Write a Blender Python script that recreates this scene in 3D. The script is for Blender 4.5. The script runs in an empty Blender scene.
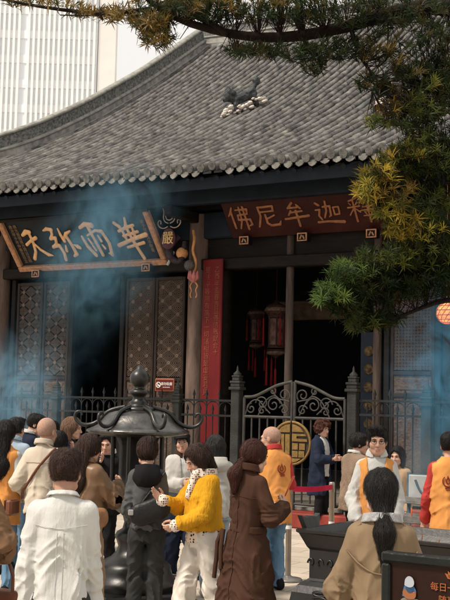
import bpy, math, random
import numpy as np
from mathutils import Vector, Matrix

# ------------------------------------------------------------------ camera, world, sun, exposure
sc = bpy.context.scene
COL = sc.collection
R = math.radians
F = 1100.0; CZ = 1.96; PITCH = math.atan(100 / F); ROLL = 0.023; TH = R(30)

def ray(u, v):
    a, b = u - 225, 300 - v
    c, s = math.cos(ROLL), math.sin(ROLL)
    x, y = a * c - b * s, a * s + b * c
    d = np.array([x, F * math.cos(PITCH) - y * math.sin(PITCH), F * math.sin(PITCH) + y * math.cos(PITCH)])
    return d / d[1]

def at(u, v, D):
    return np.array([0, 0, CZ]) + ray(u, v) * D

HO = ray(291, 400) * 20.0; HO[2] = 0                      # hall frame: x along the front, y inwards
EX = np.array([math.cos(TH), -math.sin(TH), 0]); EY = np.array([math.sin(TH), math.cos(TH), 0])
def hall(x, y, z): return HO + EX * x + EY * y + np.array([0, 0, z])
def onY(u, v, yl):
    r = ray(u, v); c = np.array([0, 0, CZ])
    t = (yl - (c - HO) @ EY) / (r @ EY); p = c + r * t
    return (p - HO) @ EX, p[2]

cam_d = bpy.data.cameras.new('camera'); cam = bpy.data.objects.new('camera', cam_d); COL.objects.link(cam)
cam_d.sensor_fit = 'VERTICAL'; cam_d.sensor_height = 24; cam_d.lens = 24 * F / 600
cam_d.clip_start = 0.1; cam_d.clip_end = 2000
cr = Vector((math.cos(ROLL), -math.sin(ROLL) * math.sin(PITCH) * 1.0, math.sin(ROLL) * math.cos(PITCH)))
cf = Vector((0, math.cos(PITCH), math.sin(PITCH))); cu = cr.cross(cf); cr.normalize(); cu.normalize()
m = Matrix((cr, cu, -cf)).transposed().to_4x4(); m.translation = (0, 0, CZ); cam.matrix_world = m
sc.camera = cam

SUN_EL, SUN_AZ = R(54), R(-118)          # azimuth: direction the light comes from, from +Y towards +X
w = bpy.data.worlds.new('World'); sc.world = w; w.use_nodes = True
nt = w.node_tree; nt.nodes.clear()
sky = nt.nodes.new('ShaderNodeTexSky'); sky.sky_type = 'NISHITA'; sky.sun_disc = False
sky.sun_elevation = SUN_EL; sky.sun_rotation = SUN_AZ; sky.air_density = 1.0; sky.dust_density = 4.0; sky.ozone_density = 0.6
hs = nt.nodes.new('ShaderNodeHueSaturation'); hs.inputs['Saturation'].default_value = 0.30
veil = nt.nodes.new('ShaderNodeMix'); veil.data_type = 'RGBA'; veil.inputs['B'].default_value = (4.9, 4.75, 4.5, 1)      # bright high overcast over the clear sky
wn = nt.nodes.new('ShaderNodeTexNoise'); wn.inputs['Scale'].default_value = 1.2; wn.inputs['Detail'].default_value = 3
wr = nt.nodes.new('ShaderNodeMapRange'); wr.inputs['From Min'].default_value = .3; wr.inputs['From Max'].default_value = .65; wr.inputs['To Min'].default_value = .78; wr.inputs['To Max'].default_value = 1.0
wt = nt.nodes.new('ShaderNodeTexCoord'); nt.links.new(wt.outputs['Generated'], wn.inputs['Vector']); nt.links.new(wn.outputs['Fac'], wr.inputs['Value']); nt.links.new(wr.outputs[0], veil.inputs['Factor'])
bg = nt.nodes.new('ShaderNodeBackground'); bg.inputs['Strength'].default_value = 0.13
wo = nt.nodes.new('ShaderNodeOutputWorld')
nt.links.new(sky.outputs[0], hs.inputs['Color']); nt.links.new(hs.outputs[0], veil.inputs['A']); nt.links.new(veil.outputs['Result'], bg.inputs['Color']); nt.links.new(bg.outputs[0], wo.inputs['Surface'])
sd = bpy.data.lights.new('sun', 'SUN'); sd.energy = 2.9; sd.angle = R(8); sd.color = (1, 0.89, 0.76)
so = bpy.data.objects.new('sun', sd); COL.objects.link(so)
sv = Vector((math.sin(SUN_AZ) * math.cos(SUN_EL), math.cos(SUN_AZ) * math.cos(SUN_EL), math.sin(SUN_EL)))
so.rotation_euler = sv.to_track_quat('Z', 'Y').to_euler()
sc.view_settings.view_transform = 'Standard'; sc.view_settings.look = 'None'
sc.view_settings.gamma = 1; sc.view_settings.use_curve_mapping = False; sc.view_settings.exposure = 0.60
sc.cycles.max_bounces = 6; sc.cycles.diffuse_bounces = 3; sc.cycles.glossy_bounces = 3; sc.cycles.transmission_bounces = 3
sc.cycles.volume_bounces = 1; sc.cycles.volume_step_rate = 2.0; sc.cycles.use_denoising = True

# ------------------------------------------------------------------ object helpers
def link(name, data, parent=None):
    o = bpy.data.objects.new(name, data); COL.objects.link(o)
    if parent is not None: o.parent = parent
    return o
def tag(o, label=None, cat=None, group=None, kind=None):
    for k, v in (('label', label), ('category', cat), ('group', group), ('kind', kind)):
        if v: o[k] = v
    return o
def thing(name, label, cat, loc=(0, 0, 0), rz=0.0, group=None):
    o = link(name, None); o.location = loc; o.rotation_euler = (0, 0, rz); o.empty_display_size = .2
    return tag(o, label, cat, group)
def meshobj(name, v, f, mats, parent=None, smooth=True, mi=None):
    me = bpy.data.meshes.new(name)
    v = np.asarray(v, dtype=np.float32).reshape(-1, 3)
    if isinstance(f, np.ndarray):
        n, k = f.shape
        me.vertices.add(len(v)); me.vertices.foreach_set('co', v.ravel())
        me.loops.add(n * k); me.loops.foreach_set('vertex_index', f.astype(np.int32).ravel())
        me.polygons.add(n); me.polygons.foreach_set('loop_start', np.arange(0, n * k, k, dtype=np.int32))
        me.polygons.foreach_set('loop_total', np.full(n, k, dtype=np.int32)); me.update(calc_edges=True)
    else:
        me.from_pydata([tuple(map(float, p)) for p in v], [], f)
    for mt in (mats if isinstance(mats, (list, tuple)) else [mats]): me.materials.append(mt)
    if mi is not None: me.polygons.foreach_set('material_index', np.asarray(mi, dtype=np.int32))
    if smooth is True: me.polygons.foreach_set('use_smooth', np.ones(len(me.polygons), dtype=bool))
    elif smooth is not False: me.polygons.foreach_set('use_smooth', np.asarray(smooth, dtype=bool))
    me.update()
    return link(name, me, parent)
def dup(o, parent=None, loc=None, rz=None, label=None):
    c = o.copy(); COL.objects.link(c)
    if parent is not None: c.parent = parent
    if loc is not None: c.location = loc
    if rz is not None: c.rotation_euler = (c.rotation_euler[0], c.rotation_euler[1], rz)
    if label: c['label'] = label
    for ch in list(o.children): dup(ch, c)
    return c

class MB:
    """collects shapes into one mesh"""
    def __init__(s): s.v = []; s.f = []; s.s = []; s.m = []; s.cm = 0
    def add(s, v, f, sm=False):
        b = len(s.v); s.v += [tuple(p) for p in v]
        for q in f: s.f.append(tuple(i + b for i in q)); s.s.append(sm); s.m.append(s.cm)
    def box(s, c, d, M=None, bev=0.0):
        hx, hy, hz = d[0] / 2, d[1] / 2, d[2] / 2
        if bev > 0:
            pts = []; b = min(bev, hx * .9, hy * .9, hz * .9)
            for sx in (-1, 1):
                for sy in (-1, 1):
                    for sz in (-1, 1):
                        pts += [(sx * hx, sy * (hy - b), sz * (hz - b)), (sx * (hx - b), sy * hy, sz * (hz - b)), (sx * (hx - b), sy * (hy - b), sz * hz)]
            def I(sx, sy, sz, k): return ((sx > 0) * 4 + (sy > 0) * 2 + (sz > 0)) * 3 + k
            fs = []
            for sg in (-1, 1):
                q = [I(sg, -1, -1, 0), I(sg, 1, -1, 0), I(sg, 1, 1, 0), I(sg, -1, 1, 0)]; fs.append(q if sg > 0 else q[::-1])
                q = [I(-1, sg, -1, 1), I(1, sg, -1, 1), I(1, sg, 1, 1), I(-1, sg, 1, 1)]; fs.append(q[::-1] if sg > 0 else q)
                q = [I(-1, -1, sg, 2), I(1, -1, sg, 2), I(1, 1, sg, 2), I(-1, 1, sg, 2)]; fs.append(q if sg > 0 else q[::-1])
            for a in (-1, 1):
                for b2 in (-1, 1):
                    fs.append([I(a, b2, -1, 0), I(a, b2, 1, 0), I(a, b2, 1, 1), I(a, b2, -1, 1)][::(1 if a * b2 > 0 else -1)])
                    fs.append([I(a, -1, b2, 0), I(a, 1, b2, 0), I(a, 1, b2, 2), I(a, -1, b2, 2)][::(-1 if a * b2 > 0 else 1)])
                    fs.append([I(-1, a, b2, 1), I(1, a, b2, 1), I(1, a, b2, 2), I(-1, a, b2, 2)][::(1 if a * b2 > 0 else -1)])
            for sx in (-1, 1):
                for sy in (-1, 1):
                    for sz in (-1, 1):
                        t = [I(sx, sy, sz, 0), I(sx, sy, sz, 1), I(sx, sy, sz, 2)]; fs.append(t if sx * sy * sz > 0 else t[::-1])
        else:
            pts = [(sx * hx, sy * hy, sz * hz) for sz in (-1, 1) for sy in (-1, 1) for sx in (-1, 1)]
            fs = [(0, 2, 3, 1), (4, 5, 7, 6), (0, 1, 5, 4), (2, 6, 7, 3), (0, 4, 6, 2), (1, 3, 7, 5)]
        if M is not None: pts = [tuple(M @ Vector(p)) for p in pts]
        s.add([(p[0] + c[0], p[1] + c[1], p[2] + c[2]) for p in pts], fs)
    def tube(s, pts, r, n=8, cap=True, flat=1.0, up=None):
        P = [Vector(p) for p in pts]; k = len(P)
        rr = r if isinstance(r, (list, tuple, np.ndarray)) else [r] * k
        v = []; f = []; prev = None
        for i, p in enumerate(P):
            t = (P[min(i + 1, k - 1)] - P[max(i - 1, 0)]).normalized()
            if prev is None:
                a = Vector(up) if up else (Vector((0, 0, 1)) if abs(t.z) < .9 else Vector((1, 0, 0)))
                x = t.cross(a).normalized()
            else:
                x = (prev - t * prev.dot(t)).normalized()
            prev = x; y = t.cross(x)
            for j in range(n):
                q = 2 * math.pi * j / n
                v.append(p + x * (math.cos(q) * rr[i]) + y * (math.sin(q) * rr[i] * flat))
        for i in range(k - 1):
            for j in range(n): f.append((i * n + j, i * n + (j + 1) % n, (i + 1) * n + (j + 1) % n, (i + 1) * n + j))
        s.add(v, f, True)
        if cap: s.add(v[:n], [tuple(range(n))[::-1]]); s.add(v[-n:], [tuple(range(n))])
    def lathe(s, prof, n=24, c=(0, 0, 0), arc=2 * math.pi):
        k = len(prof); v = []; f = []; full = abs(arc - 2 * math.pi) < 1e-6; nn = n if full else n + 1
        for (r, z) in prof:
            for j in range(nn):
                q = arc * j / n; v.append((c[0] + r * math.cos(q), c[1] + r * math.sin(q), c[2] + z))
        for i in range(k - 1):
            for j in range(n):
                j2 = (j + 1) % nn; f.append((i * nn + j, i * nn + j2, (i + 1) * nn + j2, (i + 1) * nn + j))
        s.add(v, f, True)
    def prism(s, poly, d0, d1, fn):
        """poly in 2-D (counter-clockwise), extruded between depths; fn(x, y, d) -> point"""
        n = len(poly); v = [fn(x, y, d0) for x, y in poly] + [fn(x, y, d1) for x, y in poly]
        s.add(v, [tuple(range(n)), tuple(range(2 * n - 1, n - 1, -1))] + [(i, i + n, (i + 1) % n + n, (i + 1) % n) for i in range(n)])
    def sweep(s, path, sec, closed=True, sm=False, side=None):
        """section (side, up) swept along a path with vertical up"""
        P = [Vector(p) for p in path]; n = len(sec); v = []; f = []
        for i, p in enumerate(P):
            t = (P[min(i + 1, len(P) - 1)] - P[max(i - 1, 0)]).normalized()
            sd_ = t.cross(Vector((0, 0, 1))).normalized() if side is None else Vector(side); up = sd_.cross(t).normalized()
            for a, b in sec: v.append(p + sd_ * a + up * b)
        for i in range(len(P) - 1):
            for j in range(n if closed else n - 1): f.append((i * n + j, i * n + (j + 1) % n, (i + 1) * n + (j + 1) % n, (i + 1) * n + j))
        s.add(v, f, sm)
        s.add(v[:n], [tuple(range(n))]); s.add(v[-n:], [tuple(range(n))[::-1]])
    def build(s, name, mats, parent=None, smooth=None):
        return meshobj(name, s.v, s.f, mats, parent, smooth=s.s if smooth is None else smooth, mi=s.m)

# ------------------------------------------------------------------ materials
MATS = {}
def mat(name, col, rough=.7, var=.12, scale=6.0, bump=0.0, bscale=40.0, metal=0.0, col2=None, spec=.15, stretch=(1, 1, 1), emit=0, attr=None, sheen=0.0, trans=0.0, detail=4, bdist=.02):
    if name in MATS: return MATS[name]
    m_ = bpy.data.materials.new(name); m_.use_nodes = True; nt = m_.node_tree; N = nt.nodes; L = nt.links
    b = N['Principled BSDF']; b.inputs['Roughness'].default_value = rough; b.inputs['Metallic'].default_value = metal
    b.inputs['Specular IOR Level'].default_value = spec
    if sheen: b.inputs['Sheen Weight'].default_value = sheen
    tc = N.new('ShaderNodeTexCoord'); mp = N.new('ShaderNodeMapping'); mp.inputs['Scale'].default_value = stretch
    L.new(tc.outputs['Object'], mp.inputs['Vector'])
    nz = N.new('ShaderNodeTexNoise'); nz.inputs['Scale'].default_value = scale; nz.inputs['Detail'].default_value = detail
    L.new(mp.outputs[0], nz.inputs['Vector'])
    rp = N.new('ShaderNodeValToRGB'); rp.color_ramp.elements[0].position = .3; rp.color_ramp.elements[1].position = .7
    c2 = col2 or tuple(min(1, c * (1 + var)) for c in col); c1 = col if col2 else tuple(c * (1 - var) for c in col)
    rp.color_ramp.elements[0].color = (*c1, 1); rp.color_ramp.elements[1].color = (*c2, 1)
    L.new(nz.outputs['Fac'], rp.inputs['Fac']); out = rp.outputs['Color']
    if attr:
        a = N.new('ShaderNodeAttribute'); a.attribute_name = attr
        mx = N.new('ShaderNodeMix'); mx.data_type = 'RGBA'; mx.blend_type = 'MULTIPLY'; mx.inputs['Factor'].default_value = 1
        L.new(out, mx.inputs['A']); L.new(a.outputs['Color'], mx.inputs['B']); out = mx.outputs['Result']
    L.new(out, b.inputs['Base Color'])
    if bump:
        n2 = N.new('ShaderNodeTexNoise'); n2.inputs['Scale'].default_value = bscale; n2.inputs['Detail'].default_value = 5
        L.new(mp.outputs[0], n2.inputs['Vector'])
        bp = N.new('ShaderNodeBump'); bp.inputs['Strength'].default_value = bump; bp.inputs['Distance'].default_value = bdist
        L.new(n2.outputs['Fac'], bp.inputs['Height']); L.new(bp.outputs[0], b.inputs['Normal'])
    if emit:
        L.new(out, b.inputs['Emission Color']); b.inputs['Emission Strength'].default_value = emit
    if trans:
        td = N.new('ShaderNodeBsdfTranslucent'); ms = N.new('ShaderNodeMixShader'); ms.inputs[0].default_value = trans
        L.new(out, td.inputs['Color']); L.new(b.outputs[0], ms.inputs[1]); L.new(td.outputs[0], ms.inputs[2]); L.new(ms.outputs[0], N['Material Output'].inputs['Surface'])
    MATS[name] = m_
    return m_
def cloth(name, col, var=.1, rough=.85, bump=.28, bscale=11, **k):
    return mat(name, col, rough, var, k.pop('scale', 7), bump, bscale, stretch=(1, 1, .28), bdist=.03, spec=k.pop('spec', .08), sheen=k.pop('sheen', .0), **k)

# ------------------------------------------------------------------ smooth solids from distance fields
def nrm(a): a = np.asarray(a, float); return a / (np.linalg.norm(a) + 1e-9)
def cone(P, a, b, ra, rb, flat=None, k=1.0):
    a = np.asarray(a, np.float32); b = np.asarray(b, np.float32); q = P - a
    if flat is not None: fl = nrm(flat).astype(np.float32); q = q + (q @ fl)[:, None] * fl * np.float32(k - 1)
    ba = b - a; h = np.clip((q @ ba) / np.float32(ba @ ba + 1e-9), 0, 1)
    return np.linalg.norm(q - h[:, None] * ba, axis=1) - (ra + h * np.float32(rb - ra))
def ell(P, c, r):
    r = np.asarray(r, np.float32); q = (P - np.asarray(c, np.float32)) / r
    return (np.sqrt((q * q).sum(1)) - 1) * np.float32(r.min())
def smin(a, b, k):
    h = np.clip(.5 + .5 * (b - a) / k, 0, 1); return b + (a - b) * h - k * h * (1 - h)
def smax(a, b, k): return -smin(-a, -b, k)
def vnoise(P, seed=0):
    i = np.floor(P).astype(np.int64); f = (P - i).astype(np.float32); f = f * f * (3 - 2 * f); out = np.zeros(len(P), np.float32)
    for dx in (0, 1):
        for dy in (0, 1):
            for dz in (0, 1):
                h = ((i[:, 0] + dx) * 374761393 + (i[:, 1] + dy) * 668265263 + (i[:, 2] + dz) * 2147483647 + seed * 97531) & 0xffffffff
                h = ((h ^ (h >> 13)) * 1274126177) & 0xffffffff; h = (h ^ (h >> 16)) & 0xffff
                wgt = (f[:, 0] if dx else 1 - f[:, 0]) * (f[:, 1] if dy else 1 - f[:, 1]) * (f[:, 2] if dz else 1 - f[:, 2])
                out += wgt * (h / 65535.0).astype(np.float32)
    return out
def snet(f, lo, hi, h, disp=None):
    """surface nets: quads round the zero level of f on a grid of step h; disp(P) is added near the surface"""
    lo = np.asarray(lo, float); n = np.maximum(((np.asarray(hi, float) - lo) / h).astype(int) + 2, 3)
    ax = [(lo[i] + h * np.arange(n[i])).astype(np.float32) for i in range(3)]
    g = np.stack(np.meshgrid(*ax, indexing='ij'), -1).reshape(-1, 3)
    C = f(g[:, :]) if len(g) < 400000 else np.concatenate([f(g[i:i + 400000]) for i in range(0, len(g), 400000)])
    if disp is not None:
        k = np.abs(C) < .05
        if k.any(): C = C.copy(); C[k] += disp(g[k])
    V = C.reshape(n); S = V < 0
    nx, ny, nz = n - 1
    acc = np.zeros((nx, ny, nz, 3), np.float32); cnt = np.zeros((nx, ny, nz), np.float32)
    cor = [(a, b, c) for a in (0, 1) for b in (0, 1) for c in (0, 1)]
    for a in range(8):
        for b in range(a + 1, 8):
            A, B = cor[a], cor[b]
            if sum(abs(A[i] - B[i]) for i in range(3)) != 1: continue
            va = V[A[0]:A[0] + nx, A[1]:A[1] + ny, A[2]:A[2] + nz]; vb = V[B[0]:B[0] + nx, B[1]:B[1] + ny, B[2]:B[2] + nz]
            x = (va < 0) != (vb < 0); t = np.where(x, va / np.where(x, va - vb, 1), 0)
            for i in range(3): acc[..., i] += np.where(x, A[i] + t * (B[i] - A[i]), 0)
            cnt += x
    act = cnt > 0; idx = -np.ones((nx, ny, nz), np.int64); idx[act] = np.arange(act.sum())
    cell = np.stack(np.nonzero(act), -1); v = lo + h * (cell + acc[act] / cnt[act][:, None])
    fs = []
    for ax_ in range(3):
        o = [i for i in range(3) if i != ax_]
        sl0 = [slice(1, -1)] * 3; sl0[ax_] = slice(0, n[ax_] - 1); sl1 = [slice(1, -1)] * 3; sl1[ax_] = slice(1, n[ax_])
        s0 = S[tuple(sl0)]; s1 = S[tuple(sl1)]; e = np.stack(np.nonzero(s0 != s1), -1)
        if not len(e): continue
        inside = s0[tuple(e.T)]; e[:, o[0]] += 1; e[:, o[1]] += 1
        def at_(d0, d1):
            q = e.copy(); q[:, o[0]] -= d0; q[:, o[1]] -= d1; return idx[tuple(q.T)]
        q = np.stack([at_(1, 1), at_(0, 1), at_(0, 0), at_(1, 0)], -1)
        flip = inside if ax_ != 1 else ~inside
        q[~flip] = q[~flip][:, ::-1]; fs.append(q)
    fs = np.concatenate(fs) if fs else np.zeros((0, 4), int)
    fs = fs[(fs >= 0).all(1)]
    return v, fs
def solid(name, f, lo, hi, h, m_, parent=None, disp=None, scale=1.0):
    v, q = snet(f, lo, hi, h, disp)
    return meshobj(name, v * scale, q, m_, parent)

def text_mesh(body, size, extrude, name='lettering', mt=None, parent=None, align='CENTER'):
    c_ = bpy.data.curves.new(name, 'FONT'); c_.body = body; c_.size = size; c_.extrude = extrude; c_.align_x = align; c_.align_y = 'CENTER'; c_.resolution_u = 3
    o = link(name, c_); bpy.context.view_layer.update()
    me = bpy.data.meshes.new_from_object(o.evaluated_get(bpy.context.evaluated_depsgraph_get()))
    bpy.data.objects.remove(o); bpy.data.curves.remove(c_); me.materials.clear(); me.materials.append(mt); me.name = name
    return link(name, me, parent)

STROKES = {
 '天': [[(.2,.78,.05),(.38,.87,.075),(.5,.86,.06)],[(.2,.5,.05),(.4,.6,.045),(.64,.68,.06)],[(.46,.84,.05),(.47,.55,.05),(.41,.28,.05),(.26,.08,.06)],[(.46,.56,.03),(.62,.33,.045),(.82,.18,.055),(1.02,.13,.012)]],
 '弥': [[(.04,.86,.03),(.18,.9,.055),(.32,.87,.055)],[(.31,.87,.05),(.28,.74,.04),(.16,.62,.045)],[(.17,.62,.045),(.34,.64,.05),(.3,.48,.045),(.14,.38,.045)],[(.15,.4,.05),(.36,.42,.05),(.42,.2,.05),(.38,.02,.055)],[(.55,.88,.03),(.56,.7,.045),(.6,.54,.055)],[(.6,.58,.04),(.75,.73,.055),(.92,.8,.03)],[(.72,.68,.05),(.79,.4,.05),(.82,.16,.06),(.72,.1,.04)],[(.57,.4,.03),(.54,.26,.05)],[(.86,.42,.02),(.96,.36,.06),(1.02,.32,.05)]],
 '雨': [[(.12,.86,.05),(.34,.95,.06),(.55,.9,.08)],[(.4,.9,.06),(.44,.6,.05),(.52,.1,.055)],[(.06,.62,.04),(.12,.35,.055),(.28,.1,.06)],[(.26,.64,.03),(.6,.76,.04),(.8,.72,.055),(.9,.4,.055),(.84,.1,.06),(.74,.14,.02)],[(.25,.56,.03),(.3,.42,.045)],[(.62,.62,.03),(.66,.47,.045)],[(.31,.35,.035),(.35,.24,.04)],[(.64,.37,.03),(.69,.27,.04)]],
 '華': [[(.16,.88,.05),(.28,.78,.05)],[(.54,.97,.04),(.48,.76,.05)],[(.2,.68,.04),(.45,.75,.045),(.72,.8,.04)],[(.32,.68,.04),(.34,.5,.045)],[(.66,.74,.035),(.64,.54,.045)],[(.28,.56,.035),(.78,.64,.04)],[(.03,.34,.055),(.5,.46,.045),(1.0,.56,.06)],[(.28,.28,.035),(.84,.37,.045)],[(.47,.8,.045),(.54,.4,.05),(.66,0,.055)]],
 '佛': [[(.25,.95,.04),(.15,.75,.05),(.03,.6,.03)],[(.18,.75,.045),(.18,.08,.05)],[(.38,.84,.04),(.85,.85,.05),(.82,.65,.04),(.42,.62,.045),(.4,.42,.045),(.88,.42,.045),(.9,.2,.05),(.78,.14,.03)],[(.55,.96,.04),(.53,.4,.045),(.38,.05,.04)],[(.71,.96,.045),(.71,0,.05)]],
 '尼': [[(.2,.88,.05),(.8,.9,.05),(.78,.7,.045),(.25,.68,.04)],[(.2,.88,.045),(.22,.5,.05),(.05,.08,.05)],[(.78,.52,.04),(.45,.38,.045)],[(.42,.56,.05),(.42,.2,.05),(.55,.1,.055),(.9,.12,.06),(.98,.27,.03)]],
 '牟': [[(.45,.97,.05),(.24,.76,.045),(.6,.77,.045)],[(.6,.88,.04),(.72,.73,.05)],[(.32,.64,.045),(.2,.47,.04)],[(.3,.57,.045),(.76,.61,.045)],[(.03,.32,.05),(.97,.4,.06)],[(.52,.64,.05),(.53,0,.055)]],
 '迦': [[(.1,.88,.05),(.2,.79,.055)],[(.04,.6,.04),(.2,.61,.045),(.12,.36,.045),(.2,.2,.04)],[(.03,.1,.055),(.4,.11,.05),(1.0,.06,.075)],[(.35,.71,.045),(.62,.73,.045),(.58,.35,.045),(.5,.29,.03)],[(.48,.93,.045),(.45,.55,.045),(.32,.27,.04)],[(.73,.67,.04),(.73,.37,.04),(.92,.38,.04),(.94,.68,.04),(.73,.67,.04)]],
 '釋': [[(.42,.96,.035),(.12,.86,.04)],[(.1,.79,.03),(.16,.71,.035)],[(.42,.81,.03),(.35,.71,.035)],[(.03,.6,.04),(.48,.64,.04)],[(.27,.87,.04),(.27,.03,.045)],[(.25,.56,.035),(.05,.3,.035)],[(.3,.55,.03),(.46,.4,.04)],[(.55,.92,.032),(.95,.92,.032),(.93,.74,.03),(.57,.74,.03),(.55,.92,.03)],[(.68,.91,.025),(.68,.75,.025)],[(.81,.91,.025),(.81,.75,.025)],[(.58,.6,.035),(.94,.62,.035)],[(.76,.73,.035),(.76,.45,.035)],[(.5,.46,.035),(1.0,.5,.042)],[(.62,.4,.03),(.67,.32,.035)],[(.92,.41,.03),(.85,.32,.035)],[(.56,.24,.035),(.97,.27,.042)],[(.76,.42,.035),(.76,-.02,.042)]],
}
def brush_char(ch, w_, h_, m_, parent, lift, hvox=.011, fat=1.0, skew=0.0):
    """carved brush character, x right, z up, relief towards -y"""
    S = STROKES[ch]; segs = []
    for st in S:
        for a, b in zip(st, st[1:]): segs.append((a, b))
    def f(P):
        Q = P.copy(); Q[:, 0] = P[:, 0] / w_ + .5; Q[:, 2] = P[:, 2] / h_ + .5; Q[:, 1] = P[:, 1] / w_; d = None
        for a, b in segs:
            e = cone(Q, (a[0] + skew * a[1], 0, a[1]), (b[0] + skew * b[1], 0, b[1]), a[2] * fat, b[2] * fat, (0, 1, 0), 1.9)
            d = e if d is None else smin(d, e, .012)
        return d * w_
    v, q = snet(f, (-w_ * .62, -.06, -h_ * .6), (w_ * .68, .02, h_ * .6), hvox)
    o = meshobj('brush_character', v, q, m_, parent); o.location = lift; return o
# ------------------------------------------------------------------ setting: ground, street, tower behind
rnd = random.Random(7)
def paving_mat():
    m_ = mat('paving', (.50, .44, .37), .75, .12, 1.5, .25, 30)
    nt = m_.node_tree; N = nt.nodes; L = nt.links; b = N['Principled BSDF']
    br = N.new('ShaderNodeTexBrick'); br.inputs['Scale'].default_value = 1; br.inputs['Mortar Size'].default_value = .006
    br.inputs['Brick Width'].default_value = .8; br.inputs['Row Height'].default_value = .4
    br.inputs['Color1'].default_value = (1, .98, .95, 1); br.inputs['Color2'].default_value = (.82, .8, .78, 1); br.inputs['Mortar'].default_value = (.4, .37, .34, 1)
    tc = N.new('ShaderNodeTexCoord'); mp = N.new('ShaderNodeMapping'); mp.inputs['Rotation'].default_value = (0, 0, TH)
    L.new(tc.outputs['Object'], mp.inputs[0]); L.new(mp.outputs[0], br.inputs['Vector'])
    mx = N.new('ShaderNodeMix'); mx.data_type = 'RGBA'; mx.blend_type = 'MULTIPLY'; mx.inputs['Factor'].default_value = 1
    src = b.inputs['Base Color'].links[0].from_socket
    L.new(src, mx.inputs['A']); L.new(br.outputs['Color'], mx.inputs['B']); L.new(mx.outputs['Result'], b.inputs['Base Color'])
    return m_
g = meshobj('ground', [(-300, -60, 0), (300, -60, 0), (300, 500, 0), (-300, 500, 0)], [(0, 1, 2, 3)], paving_mat(), smooth=False); tag(g, kind='structure')

def tower():
    t = thing('office_tower', 'pale high-rise tower with closely spaced vertical fins, far behind the temple roof', 'building', (0, 0, 0))
    D = 165.0; p = at(95, 100, D); ang = R(14); t.location = (p[0], p[1], 0); t.rotation_euler = (0, 0, -ang * 0)
    wm = mat('tower_cladding', (.86, .85, .84), .6, .03, .3); gm = mat('tower_glass', (.76, .81, .86), .4, .06, .12, spec=.4)  # tower colours whitened, so the distance haze is painted into them
    cm = mat('tower_concrete', (.76, .74, .71), .7, .05, .2)
    a = MB(); a.box((-20, 3, 45), (40, 4, 90)); a.build('glass_wall', gm, t)
    f = MB(); x = -.5; k = 0
    while x > -39:
        f.box((x, .8, 45), (.36, .5, 90.1)); k += 1
        x -= .78 if k % 14 else 1.5
    f.build('facade_fins', wm, t)
    s = MB(); z = 3.0
    while z < 90: s.box((-20, .97, z), (39.6, .2, 1.3)); z += 3.9
    s.build('spandrel_bands', mat('tower_spandrel', (.80, .83, .86), .5, .03, .3), t)
    c = MB(); c.box((1.45, 2.2, 43), (2.7, 2.6, 86)); c.build('corner_slab', cm, t)
tower()

# ------------------------------------------------------------------ the temple hall
H = thing('temple_hall', 'old timber Buddhist hall with sweeping grey tiled roof and lattice doors', 'temple', tuple(HO), -TH)
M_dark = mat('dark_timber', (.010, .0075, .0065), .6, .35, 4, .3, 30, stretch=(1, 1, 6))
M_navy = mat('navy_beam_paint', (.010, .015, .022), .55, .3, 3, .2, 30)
M_door = mat('door_timber', (.030, .020, .0155), .55, .3, 5, .35, 40, stretch=(3, 3, 1))
M_lat = mat('lattice_timber', (.10, .07, .054), .6, .25, 6, .2, 50)
M_col = mat('weathered_column_paint', (.06, .04, .032), .7, .3, 3, .4, 20, col2=(.18, .125, .10), stretch=(2, 2, .5))
M_stone = mat('grey_stone', (.25, .24, .22), .85, .25, 5, .5, 25)
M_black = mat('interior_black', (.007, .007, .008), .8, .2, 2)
M_gold = mat('old_gilding', (.52, .25, .10), .5, .3, 9, .35, 60, metal=.15)
M_goldframe = mat('gilded_frame', (.46, .24, .13), .5, .28, 16, .6, 90, metal=.1)
M_floor = mat('hall_floor_slabs', (.16, .14, .12), .6, .2, 2)

b = MB(); b.box((-1.0, 6.1, .14), (24, 15.8, .28)); b.build('plinth', M_stone, H)
b = MB(); b.box((-1.0, 6.3, .283), (23, 15.0, .01)); b.build('hall_floor', M_floor, H)
# enclosing walls (dark interior)
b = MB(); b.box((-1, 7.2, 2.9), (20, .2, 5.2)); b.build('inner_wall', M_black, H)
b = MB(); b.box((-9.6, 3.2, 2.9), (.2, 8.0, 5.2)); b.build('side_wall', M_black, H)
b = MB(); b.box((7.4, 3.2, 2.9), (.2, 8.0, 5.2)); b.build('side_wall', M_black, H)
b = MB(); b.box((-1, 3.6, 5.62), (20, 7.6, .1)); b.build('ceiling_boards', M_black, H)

def column(x, y, r, z1=5.5, mt=None):
    c = MB(); c.lathe([(r * .98, .55), (r, 1.5), (r * .97, 3.2), (r * .93, z1)], 20, (x, y, 0)); o = c.build('column', mt or M_col, H)
    s = MB(); s.lathe([(r * 1.35, .28), (r * 1.45, .36), (r * 1.4, .46), (r * 1.1, .54), (r, .56)], 20, (x, y, 0)); s.build('stone_base', M_stone, o)
column(-6.98, 0, .21); column(-2.03, 0, .20); column(-1.62, .22, .2, mt=M_dark); column(3.05, 0, .2, mt=M_dark); column(-11.2, 0, .21); column(6.9, 0, .2)
M_post = mat('bleached_post', (.035, .026, .021), .75, .3, 4, .4, 30, col2=(.095, .07, .058), stretch=(3, 3, .4))
for x in (-.06, 1.66):
    c = MB(); c.lathe([(.075, .29), (.078, 2), (.07, 5.0)], 12, (x, 0, 0)); c.build('slim_post', M_post, H)
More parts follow.
